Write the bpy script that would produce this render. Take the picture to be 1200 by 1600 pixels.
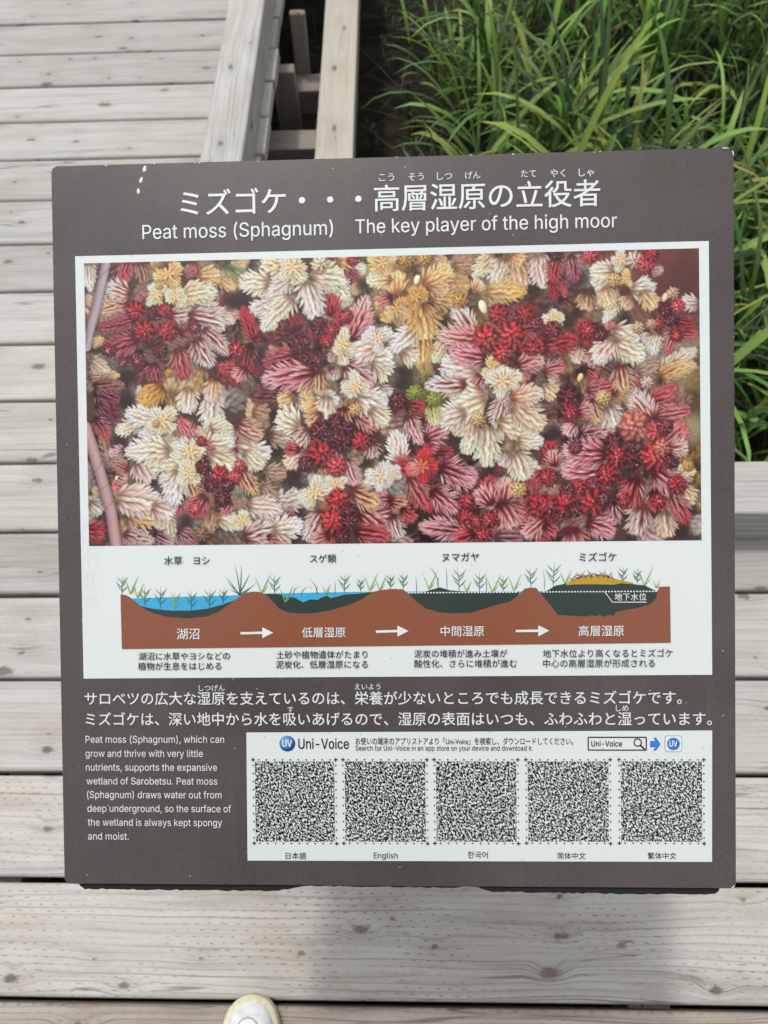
import bpy, bmesh, math, random
import numpy as np
from mathutils import Vector, Matrix, Euler

for o in list(bpy.data.objects):
    bpy.data.objects.remove(o, do_unlink=True)
scene = bpy.context.scene
COL = scene.collection
rad = math.radians

# ------------------------------------------------------------------ camera
cam_data = bpy.data.cameras.new('camera')
cam_data.sensor_fit = 'AUTO'
cam_data.sensor_width = 36.0
cam_data.lens = 25.875
cam_data.clip_start = 0.01
cam_data.clip_end = 400.0
cam = bpy.data.objects.new('camera', cam_data)
COL.objects.link(cam)
CR = Vector((0.99947097, 0.0076418, -0.031613))
CU = Vector((0.0079578, 0.88500002, 0.46552297))
CF = Vector((-0.03153493, 0.46552827, -0.88447102))
CAM = Vector((0.0, 0.0, 1.45))
M = Matrix((CR, CU, -CF)).transposed().to_4x4()
M.translation = CAM
cam.matrix_world = M
cam_data.dof.use_dof = True
cam_data.dof.focus_distance = 0.70
cam_data.dof.aperture_fstop = 8.5
scene.camera = cam

# ------------------------------------------------------------------ sky, sun, exposure
SUN_TO = Vector((-0.20, 0.25, 1.0)).normalized()      # direction towards the sun
world = bpy.data.worlds.new('World')
scene.world = world
world.use_nodes = True
wn = world.node_tree.nodes
wl = world.node_tree.links
bg = wn['Background']
sky = wn.new('ShaderNodeTexSky')
sky.sky_type = 'NISHITA'
sky.sun_disc = False
sky.sun_elevation = math.asin(SUN_TO.z)
sky.sun_rotation = math.atan2(SUN_TO.x, SUN_TO.y)
sky.air_density = 1.0
sky.dust_density = 4.0
sky.ozone_density = 1.0
hs = wn.new('ShaderNodeHueSaturation')                # thin bright overcast: a paler sky
hs.inputs['Saturation'].default_value = 0.16
wl.new(sky.outputs[0], hs.inputs['Color'])
wl.new(hs.outputs[0], bg.inputs[0])
bg.inputs[1].default_value = 0.15
sun_data = bpy.data.lights.new('sun', 'SUN')
sun_data.energy = 1.32
sun_data.angle = rad(4.0)
sun_data.color = (1.0, 0.975, 0.94)
sun = bpy.data.objects.new('sun', sun_data)
COL.objects.link(sun)
sun.rotation_euler = SUN_TO.to_track_quat('Z', 'Y').to_euler()
sun.location = (0, 0, 8)
scene.view_settings.view_transform = 'Standard'
scene.view_settings.look = 'None'
scene.view_settings.exposure = 0.22
scene.view_settings.gamma = 1.0

# ------------------------------------------------------------------ helpers
def lin(c):
    c = np.asarray(c, float)
    return np.where(c <= 0.04045, c / 12.92, ((c + 0.055) / 1.055) ** 2.4)

def rgb(r, g, b, k=1.0):
    v = lin(np.array([r, g, b]) / 255.0) * k
    return (float(v[0]), float(v[1]), float(v[2]), 1.0)

def link(name, me, mat=None, parent=None, smooth=False):
    o = bpy.data.objects.new(name, me)
    COL.objects.link(o)
    if mat is not None:
        me.materials.append(mat)
    if parent is not None:
        o.parent = parent
    if smooth:
        me.polygons.foreach_set('use_smooth', [True] * len(me.polygons))
    return o

def mesh_obj(name, verts, faces, mat=None, parent=None, smooth=False):
    me = bpy.data.meshes.new(name)
    me.from_pydata([tuple(v) for v in verts], [], faces)
    me.validate()
    me.update()
    return link(name, me, mat, parent, smooth)

def bm_obj(name, bm, mat=None, parent=None, smooth=False):
    me = bpy.data.meshes.new(name)
    bm.normal_update()
    bm.to_mesh(me)
    bm.free()
    return link(name, me, mat, parent, smooth)

def empty(name, loc=(0, 0, 0)):
    o = bpy.data.objects.new(name, None)
    COL.objects.link(o)
    o.location = loc
    o.empty_display_size = 0.1
    return o

def tag(o, label=None, cat=None, group=None, kind=None):
    if label: o['label'] = label
    if cat: o['category'] = cat
    if group: o['group'] = group
    if kind: o['kind'] = kind
    return o

def add_box(bm, lo, hi, bevel=0.0, seg=2):
    vs = [bm.verts.new((x, y, z)) for x in (lo[0], hi[0]) for y in (lo[1], hi[1]) for z in (lo[2], hi[2])]
    f = [bm.faces.new([vs[i] for i in q]) for q in
         ((0, 1, 3, 2), (4, 6, 7, 5), (0, 4, 5, 1), (2, 3, 7, 6), (0, 2, 6, 4), (1, 5, 7, 3))]
    if bevel > 0:
        es = list({e for q in f for e in q.edges})
        bmesh.ops.bevel(bm, geom=es, offset=bevel, segments=seg, affect='EDGES', profile=0.5)

# node maths -----------------------------------------------------------
class G:
    """small wrapper that builds shader node maths"""
    def __init__(self, mat):
        self.nt = mat.node_tree
        self.n = self.nt.nodes
        self.l = self.nt.links
    def put(self, sock, v):
        if hasattr(v, 'is_output') or isinstance(v, bpy.types.NodeSocket):
            self.l.new(v, sock)
        else:
            sock.default_value = v
    def m(self, o, a, b=0.0, c=0.0, clamp=False):
        x = self.n.new('ShaderNodeMath')
        x.operation = o
        x.use_clamp = clamp
        self.put(x.inputs[0], a); self.put(x.inputs[1], b); self.put(x.inputs[2], c)
        return x.outputs[0]
    def add(self, a, b): return self.m('ADD', a, b)
    def sub(self, a, b): return self.m('SUBTRACT', a, b)
    def mul(self, a, b): return self.m('MULTIPLY', a, b)
    def step(self, v, a, b, lo=0.0, hi=1.0):
        x = self.n.new('ShaderNodeMapRange')
        x.interpolation_type = 'SMOOTHSTEP'
        self.put(x.inputs[0], v)
        for i, q in enumerate((a, b, lo, hi)):
            x.inputs[i + 1].default_value = q
        return x.outputs[0]
    def comb(self, x, y, z=0.0):
        q = self.n.new('ShaderNodeCombineXYZ')
        self.put(q.inputs[0], x); self.put(q.inputs[1], y); self.put(q.inputs[2], z)
        return q.outputs[0]
    def sep(self, v):
        q = self.n.new('ShaderNodeSeparateXYZ')
        self.l.new(v, q.inputs[0])
        return q.outputs
    def noise(self, vec, scale=1.0, detail=3.0, rough=0.55, dist=0.0):
        q = self.n.new('ShaderNodeTexNoise')
        self.l.new(vec, q.inputs['Vector'])
        q.inputs['Scale'].default_value = scale
        q.inputs['Detail'].default_value = detail
        q.inputs['Roughness'].default_value = rough
        q.inputs['Distortion'].default_value = dist
        return q.outputs[0]
    def voro(self, vec, scale=1.0, rnd=1.0):
        q = self.n.new('ShaderNodeTexVoronoi')
        self.l.new(vec, q.inputs['Vector'])
        q.voronoi_dimensions = '2D'
        q.inputs['Scale'].default_value = scale
        q.inputs['Randomness'].default_value = rnd
        return q.outputs['Distance'], q.outputs['Color']
    def mix(self, f, a, b, blend='MIX'):
        q = self.n.new('ShaderNodeMix')
        q.data_type = 'RGBA'
        q.blend_type = blend
        self.put(q.inputs[0], f); self.put(q.inputs[6], a); self.put(q.inputs[7], b)
        return q.outputs[2]
    def obj(self):
        return self.n.new('ShaderNodeTexCoord').outputs['Object']
    def rand(self):
        return self.n.new('ShaderNodeObjectInfo').outputs['Random']
    def bump(self, h, strength=0.3, dist=0.002):
        q = self.n.new('ShaderNodeBump')
        q.inputs['Strength'].default_value = strength
        q.inputs['Distance'].default_value = dist
        self.l.new(h, q.inputs['Height'])
        return q.outputs[0]

def new_mat(name, color=(0.5, 0.5, 0.5, 1), rough=0.6, spec=0.5, metal=0.0):
    m = bpy.data.materials.new(name)
    m.use_nodes = True
    b = m.node_tree.nodes['Principled BSDF']
    b.inputs['Base Color'].default_value = color
    b.inputs['Roughness'].default_value = rough
    b.inputs['Specular IOR Level'].default_value = spec
    b.inputs['Metallic'].default_value = metal
    return m, b, G(m)

def plain(name, color, rough=0.6, spec=0.5, var=0.12, scale=60.0):
    """one colour with slight procedural mottling"""
    m, b, g = new_mat(name, color, rough, spec)
    n = g.noise(g.obj(), scale, 3.0)
    d = tuple(c * (1 - var) for c in color[:3]) + (1,)
    h = tuple(min(1, c * (1 + var)) for c in color[:3]) + (1,)
    g.put(b.inputs['Base Color'], g.mix(g.step(n, 0.3, 0.7), d, h))
    return m

def wood(name, light, dark, warm, incised=0.5, knot_scale=1.0, tone=0.18, grain=0.5, ring=0.010):
    """weathered softwood; the grain runs along local x"""
    m, b, g = new_mat(name, light, 0.78, 0.25)
    r = g.rand()
    x, y, z = g.sep(g.obj())
    x = g.add(x, g.mul(r, 37.0))
    yy = g.add(y, g.mul(z, 0.8))
    yr = g.add(yy, g.mul(r, 11.3))
    # knots -----------------------------------------------------------
    kv = g.comb(g.mul(x, 5.2 * knot_scale), g.mul(yr, 10.5 * knot_scale), 0.0)
    kd, kc = g.voro(kv, 1.0, 1.0)
    kr = g.sep(kc)
    gate = g.step(kr[0], 0.28, 0.33)
    wob = g.noise(g.comb(g.mul(x, 90.0), g.mul(yr, 90.0), r), 1.0, 2.0)
    kdw = g.add(kd, g.mul(g.sub(wob, 0.5), 0.13))
    size = g.add(g.mul(g.m('POWER', kr[1], 2.0), 0.10), 0.035)
    knot = g.mul(g.m('SUBTRACT', 1.0, g.step(g.m('DIVIDE', kdw, size), 0.45, 1.15)), gate)
    halo = g.mul(g.m('SUBTRACT', 1.0, g.step(kd, 0.03, 0.34)), gate)
    # growth rings, swerving round the knots -----------------------------
    low = g.noise(g.comb(g.mul(x, 1.3), g.mul(yr, 6.0), r), 1.0, 2.0, 0.5)
    gy = g.add(g.add(yr, g.mul(low, 0.055)), g.mul(g.mul(halo, kr[1]), 0.014))
    tri = g.m('PINGPONG', g.m('DIVIDE', gy, ring), 0.5)
    ringn = g.noise(g.comb(g.mul(x, 2.0), g.m('DIVIDE', gy, ring), r), 1.0, 2.0)
    rings = g.mul(g.step(tri, 0.30, 0.5), g.step(ringn, 0.34, 0.72))
    fine = g.noise(g.comb(g.mul(x, 9.0), g.mul(gy, 520.0), g.mul(z, 30.0)), 1.0, 3.0, 0.6)
    streak = g.noise(g.comb(g.mul(x, 3.0), g.mul(gy, 60.0), r), 1.0, 4.0, 0.6)
    blot = g.noise(g.comb(g.mul(x, 5.0), g.mul(yr, 11.0), r), 1.0, 4.0, 0.6)
    # preservative incisions: short staggered dashes -----------------------
    row = g.m('DIVIDE', g.add(yr, g.mul(g.noise(g.comb(g.mul(x, 3.0), r, 0.0), 1.0, 1.0), 0.01)), 0.0098)
    rf = g.m('FLOOR', row)
    u = g.add(g.m('DIVIDE', x, 0.025), g.mul(rf, 0.37))
    ur = g.add(u, g.mul(g.noise(g.comb(g.mul(x, 26.0), g.mul(rf, 7.7), 0.0), 1.0, 1.0), 1.5))
    du = g.m('ABSOLUTE', g.sub(g.m('FRACT', ur), 0.5))
    dr = g.m('ABSOLUTE', g.sub(g.m('FRACT', row), 0.5))
    dash = g.mul(g.m('SUBTRACT', 1.0, g.step(du, 0.10, 0.17)), g.m('SUBTRACT', 1.0, g.step(dr, 0.05, 0.12)))
    dash = g.mul(dash, g.step(g.noise(g.comb(g.mul(x, 6.0), g.mul(yr, 14.0), 3.3), 1.0, 3.0), 0.36, 0.66, 0.10, 1.0))
    # colour ------------------------------------------------------------
    c = g.mix(g.mul(g.step(blot, 0.35, 0.72), 0.75), light, warm)
    stain = g.noise(g.comb(g.mul(x, 2.4), g.mul(yr, 9.0), g.add(r, 4.0)), 1.0, 5.0, 0.65)
    c = g.mix(g.step(stain, 0.52, 0.74, 0.0, 0.38), c, dark)
    c = g.mix(g.mul(g.step(streak, 0.40, 0.75), 0.55 * grain), c, dark)
    c = g.mix(g.mul(fine, 0.35 * grain), c, dark)
    c = g.mix(g.mul(rings, 0.85 * grain), c, dark)
    c = g.mix(g.mul(dash, incised), c, tuple(v * 0.22 for v in dark[:3]) + (1,))
    kcol = g.mix(kr[2], tuple(v * 0.30 for v in dark[:3]) + (1,), (warm[0] * 0.42, warm[1] * 0.33, warm[2] * 0.26, 1))
    c = g.mix(g.mul(halo, 0.22), c, dark)
    c = g.mix(g.mul(knot, 0.80), c, kcol)
    spk = g.noise(g.comb(g.mul(x, 110.0), g.mul(yr, 420.0), r), 1.0, 3.0, 0.7)
    c = g.mix(g.step(spk, 0.56, 0.74, 0.0, 0.45 * grain + 0.08), c, dark)
    t = g.add(1.0 - tone / 2, g.mul(r, tone))
    c = g.mix(1.0, c, g.comb(t, t, t), 'MULTIPLY')
    g.put(b.inputs['Base Color'], c)
    gr = g.noise(g.comb(g.mul(x, 60.0), g.mul(yr, 300.0), g.mul(z, 60.0)), 1.0, 3.0, 0.7)
    cn = g.noise(g.comb(g.mul(x, 1.1), g.mul(gy, 26.0), g.add(r, 9.0)), 1.0, 2.0, 0.5)
    crack = g.m('SUBTRACT', 1.0, g.step(g.m('ABSOLUTE', g.sub(cn, 0.5)), 0.0035, 0.0105))
    crack = g.mul(crack, g.step(g.noise(g.comb(g.mul(x, 2.7), g.mul(yr, 5.0), r), 1.0, 2.0), 0.50, 0.60))
    c = g.mix(g.mul(crack, 0.62), c, tuple(v * 0.35 for v in dark[:3]) + (1,))
    g.put(b.inputs['Base Color'], c)
    h = g.sub(g.sub(g.mul(fine, 0.5), g.mul(rings, 0.5)), g.add(g.mul(dash, 1.6 * incised), g.mul(knot, 0.3)))
    g.put(b.inputs['Normal'], g.bump(h, 0.35, 0.0012))
    return m

# ------------------------------------------------------------------ materials
W_DECK = wood('weathered deck wood', (0.475, 0.468, 0.445, 1), (0.225, 0.215, 0.195, 1), (0.415, 0.375, 0.315, 1), 0.22, 1.05, 0.26, 0.72)
W_NEAR = wood('near deck wood', (0.53, 0.52, 0.49, 1), (0.205, 0.19, 0.165, 1), (0.46, 0.41, 0.34, 1), 0.62, 1.25, 0.10, 0.80, 0.0115)
W_BROWN = wood('browner deck wood', (0.40, 0.37, 0.33, 1), (0.16, 0.125, 0.10, 1), (0.37, 0.30, 0.24, 1), 0.3, 0.9, 0.10, 0.95, 0.008)
W_KERB = wood('kerb wood', (0.48, 0.478, 0.46, 1), (0.225, 0.22, 0.205, 1), (0.42, 0.385, 0.33, 1), 0.15, 0.8, 0.10, 0.85, 0.013)
W_BEAM = wood('beam wood', (0.49, 0.465, 0.405, 1), (0.26, 0.24, 0.205, 1), (0.44, 0.385, 0.295, 1), 0.05, 0.75, 0.05, 0.6, 0.016)
W_JOIST = wood('joist wood', (0.30, 0.272, 0.235, 1), (0.15, 0.13, 0.11, 1), (0.27, 0.225, 0.18, 1), 0.1, 0.8, 0.15, 0.7)

# ------------------------------------------------------------------ ground
mg, bgd, gg = new_mat('bog soil', (0.02, 0.017, 0.013, 1), 0.95, 0.1)
nn = gg.noise(gg.obj(), 9.0, 6.0, 0.65)
gg.put(bgd.inputs['Base Color'], gg.mix(gg.step(nn, 0.35, 0.7), (0.012, 0.011, 0.009, 1), (0.035, 0.032, 0.018, 1)))
gg.put(bgd.inputs['Normal'], gg.bump(gg.noise(gg.obj(), 30.0, 5.0), 0.8, 0.03))
GZ = -0.62
gv, gf = [], []
xs = [-150, -60, -20] + [i * 0.25 for i in range(-24, 33)] + [20, 60, 150]
ys = [-150, -60, -20] + [i * 0.25 for i in range(-16, 37)] + [20, 60, 150]
rg = random.Random(5)
for yv in ys:
    for xv in xs:
        gv.append((xv, yv, GZ + rg.uniform(-0.035, 0.035)))
nx = len(xs)
for j in range(len(ys) - 1):
    for i in range(nx - 1):
        a = j * nx + i
        gf.append((a, a + 1, a + 1 + nx, a + nx))
tag(mesh_obj('ground', gv, gf, mg, None, True), kind='structure')

# ------------------------------------------------------------------ boardwalk
boardwalk = empty('boardwalk', (0, 0, 0))
tag(boardwalk, 'pale weathered plank boardwalk with dark gaps, running forward on the left', None, None, 'structure')

def beam(name, length, w, h, mat, parent, loc, rotz=0.0, bevel=0.004, seed=0, warp=0.0, roty=0.0):
    """timber with its grain along local x; loc is the centre of the top face"""
    bm = bmesh.new()
    n = max(2, int(length / 0.35))
    rr = random.Random(seed)
    prof = [(-w / 2, -h), (w / 2, -h), (w / 2, -bevel), (w / 2 - bevel * 0.35, -bevel * 0.35), (w / 2 - bevel, 0),
            (0.0, rr.uniform(-0.0008, 0.0012)), (-w / 2 + bevel, 0), (-w / 2 + bevel * 0.35, -bevel * 0.35), (-w / 2, -bevel)]
    rings = []
    for i in range(n + 1):
        x = -length / 2 + length * i / n
        e1, e2, ez = (rr.uniform(-warp, warp) for _ in range(3))
        rings.append([bm.verts.new((x, py + (e1 if py > 0 else e2), pz + ez * 0.4)) for py, pz in prof])
    k = len(prof)
    for a, b in zip(rings[:-1], rings[1:]):
        for i in range(k):
            bm.faces.new((a[i], b[i], b[(i + 1) % k], a[(i + 1) % k]))
    bm.faces.new(rings[0]); bm.faces.new(rings[-1][::-1])
    bmesh.ops.recalc_face_normals(bm, faces=bm.faces)
    o = bm_obj(name, bm, mat, parent)
    o.location = loc
    o.rotation_euler = (0, roty, rotz)
    return o

lines = [0.7208 + 0.18104 * i for i in range(-0, 32)]
bay = [0.5698, 0.3888, 0.2078, 0.0267, -0.1543, -0.335, -0.516, -0.697, -0.878, -1.059, -1.24, -1.421]
rp = random.Random(11)
GAP = 0.0078
for i in range(len(lines) - 1):                        # planks of the walk that runs forward
    y0, y1 = lines[i], lines[i + 1]
    ln = 1.75 + rp.uniform(-0.012, 0.012)
    beam('plank', ln, y1 - y0 - GAP, 0.038, W_DECK, boardwalk,
         (-0.432 - ln / 2 + rp.uniform(-0.004, 0.012), (y0 + y1) / 2, rp.uniform(-0.001, 0.001)), rp.uniform(-0.0015, 0.0015), 0.006, i, 0.0006)
ext = [0.7208] + bay
for i in range(len(ext) - 1):                          # planks of the bay in front of the sign
    y1, y0 = ext[i], ext[i + 1]
    mat = W_NEAR if y0 > -0.2 else W_BROWN
    if i in (0, 1, 2): mat = W_DECK
    gap = GAP if i != 4 else 0.010
    beam('plank', 4.6, y1 - y0 - gap, 0.038, mat, boardwalk,
         (0.12 + rp.uniform(-0.02, 0.02), (y0 + y1) / 2, rp.uniform(-0.001, 0.001)), (-0.0008, 0.0006, 0.0, 0.0, 0.001)[i % 5], 0.006, 100 + i, 0.0006)
for xj in (-1.95, -1.25, -0.55):                      # stringers under the walk
    beam('stringer', 5.8, 0.07, 0.12, W_JOIST, boardwalk, (xj, 3.62, -0.042), math.pi / 2, 0.004, int(xj * 10) + 40)
for xj in (-1.9, -0.75, 0.4, 1.55):
    beam('stringer', 2.1, 0.07, 0.12, W_JOIST, boardwalk, (xj, -0.35, -0.042), math.pi / 2, 0.004, int(xj * 10) + 80)
for yj in (2.43, 2.76, 3.9, 5.2):                     # cross joists that stick out to the low beam
    ln = 1.95
    beam('joist', ln, 0.105, 0.09, W_JOIST, boardwalk, (-0.178 - ln / 2, yj - 0.045, -0.235), 0.0, 0.004, int(yj * 10))

# short stakes beside the walk, behind the kerb
def stake(loc, w, d, h, tilt, seed):
    bm = bmesh.new()
    add_box(bm, (-h / 2, -w / 2, -d / 2), (h / 2, w / 2, d / 2), 0.004, 1)
    o = bm_obj('stake', bm, W_JOIST, boardwalk)
    o.location = loc
    o.rotation_euler = (0, rad(90) + tilt, 0)
stake((-0.385, 2.78, -0.33), 0.028, 0.055, 0.62, 0.03, 1)
stake((-0.43, 2.60, -0.36), 0.05, 0.085, 0.50, 0.0, 2)
stake((-0.385, 4.3, -0.33), 0.028, 0.055, 0.62, 0.0, 3)

# kerbs: squared timbers lying on the deck edge
k1 = beam('timber_kerb', 5.6, 0.118, 0.12, W_KERB, None, (-0.509, 0.817 + 2.8, 0.12), math.pi / 2, 0.006, 7, 0.001)
tag(k1, 'pale squared timber kerb along the right edge of the boardwalk, running away behind the sign', 'kerb', 'timber kerbs of the boardwalk')
k2 = beam('timber_kerb', 3.2, 0.123, 0.12, W_KERB, None, (-0.57 + 1.6, 0.7525, 0.12), 0.0, 0.005, 8, 0.0008)
tag(k2, 'grey squared timber kerb right of the sign, between deck planks and dark grass', 'kerb', 'timber kerbs of the boardwalk')
k3 = beam('timber_beam', 4.6, 0.128, 0.085, W_BEAM, None, (-0.238, 0.95 + 2.3, -0.147), math.pi / 2 + 0.004, 0.005, 9, 0.001)
tag(k3, 'low pale timber beam with brown knots, left of the grass and right of the boardwalk', 'beam')

# ------------------------------------------------------------------ the sign
BL = Vector((-0.31362907, 0.01034642, 0.71094081))
AW = Vector((0.999989667, 0.000749267, 0.004483863)).normalized()
AH = Vector((-0.00375507, 0.8769689, 0.48053247))
AH = (AH - AH.dot(AW) * AW).normalized()
AN = AW.cross(AH)
SW, SH = 0.6, 0.64632
sign = empty('information_sign', (-0.0137, 0.30, 0.0))
tag(sign, 'brown information sign with a large red moss photograph, tilted on posts above the boardwalk', 'sign')
BM = Matrix((AW, AH, AN)).transposed().to_4x4()
BM.translation = BL - Vector(sign.location)

LIFT = {}
def on_board(o, n=0.0, parent=None):
    """lay an object built in board coordinates (u right, v up, n out) on the board, n metres above its face"""
    o.parent = parent or sign
    if parent is None:
        o.matrix_local = BM @ Matrix.Translation((0, 0, n))
    else:
        o.matrix_local = Matrix.Translation((0, 0, n - LIFT[parent.name]))
    LIFT[o.name] = n
    return o

def rounded(w, h, r, k=6):
    pts = []
    for cx, cy, a0 in ((w - r, h - r, 0), (r, h - r, 90), (r, r, 180), (w - r, r, 270)):
        for i in range(k + 1):
            a = rad(a0 + 90 * i / k)
            pts.append((cx + r * math.cos(a), cy + r * math.sin(a)))
    return pts

# face material: satin brown print with dust and small specks
mp, bp, gp = new_mat('brown sign face', (0.085, 0.072, 0.070, 1), 0.22, 0.5)
xo = gp.obj()
dust = gp.noise(xo, 7.0, 5.0, 0.6)
finen = gp.noise(xo, 420.0, 2.0)
c = gp.mix(gp.step(dust, 0.32, 0.7), (0.063, 0.052, 0.049, 1), (0.082, 0.070, 0.066, 1))
ux, vx, wx = gp.sep(xo)
run = gp.noise(gp.comb(gp.mul(ux, 55.0), gp.mul(vx, 3.0), 0.0), 1.0, 5.0, 0.65)
c = gp.mix(gp.step(run, 0.55, 0.75, 0.0, 0.30), c, (0.115, 0.105, 0.102, 1))
c = gp.mix(gp.mul(gp.step(finen, 0.3, 0.75), 0.25), c, (0.12, 0.108, 0.105, 1))
sd, sc_ = gp.voro(xo, 95.0)
srr = gp.sep(sc_)
sp = gp.mul(gp.m('SUBTRACT', 1.0, gp.step(sd, 0.03, 0.085)), gp.step(srr[0], 0.93, 0.94))
c = gp.mix(gp.mul(sp, gp.step(srr[1], 0.45, 0.5)), c, (0.36, 0.35, 0.34, 1))
c = gp.mix(gp.mul(sp, gp.m('SUBTRACT', 1.0, gp.step(srr[1], 0.45, 0.5))), c, (0.018, 0.016, 0.016, 1))
gp.put(bp.inputs['Base Color'], c)
gp.put(bp.inputs['Roughness'], gp.add(gp.add(0.14, gp.mul(dust, 0.14)), gp.mul(run, 0.06)))
gp.put(bp.inputs['Normal'], gp.bump(gp.noise(xo, 900.0, 2.0), 0.06, 0.0004))
bp.inputs['Coat Weight'].default_value = 0.0

ed, be, ge = new_mat('board edge', (0.30, 0.29, 0.28, 1), 0.5, 0.4)
ne = ge.noise(ge.obj(), 120.0, 3.0)
ge.put(be.inputs['Base Color'], ge.mix(ge.step(ne, 0.45, 0.62), (0.10, 0.09, 0.088, 1), (0.52, 0.51, 0.50, 1)))

out = rounded(SW, SH, 0.0060)
bm = bmesh.new()
top = [bm.verts.new((x, y, 0)) for x, y in out]
ins = [bm.verts.new((SW / 2 + (x - SW / 2) * 0.9985, SH / 2 + (y - SH / 2) * 0.9985, 0.0006)) for x, y in out]
bot = [bm.verts.new((x, y, -0.003)) for x, y in out]
n = len(out)
bm.faces.new(ins)
for i in range(n):
    j = (i + 1) % n
    bm.faces.new((top[i], top[j], ins[j], ins[i]))
    f = bm.faces.new((bot[i], bot[j], top[j], top[i])); f.material_index = 1
bm.faces.new(bot[::-1])
panel = bm_obj('panel', bm, mp)
panel.data.materials.append(ed)
on_board(panel)
FACE = 0.0006

def flat(name, pts, mat, n, parent=None, smooth=False):
    """flat printed polygon on the board"""
    bm = bmesh.new()
    vs = [bm.verts.new((x, y, 0)) for x, y in pts]
    f = bm.faces.new(vs)
    f.normal_update()
    if f.normal.z < 0: f.normal_flip()
    bmesh.ops.triangulate(bm, faces=[f])
    o = bm_obj(name, bm, mat)
    return on_board(o, n, parent)

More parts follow.
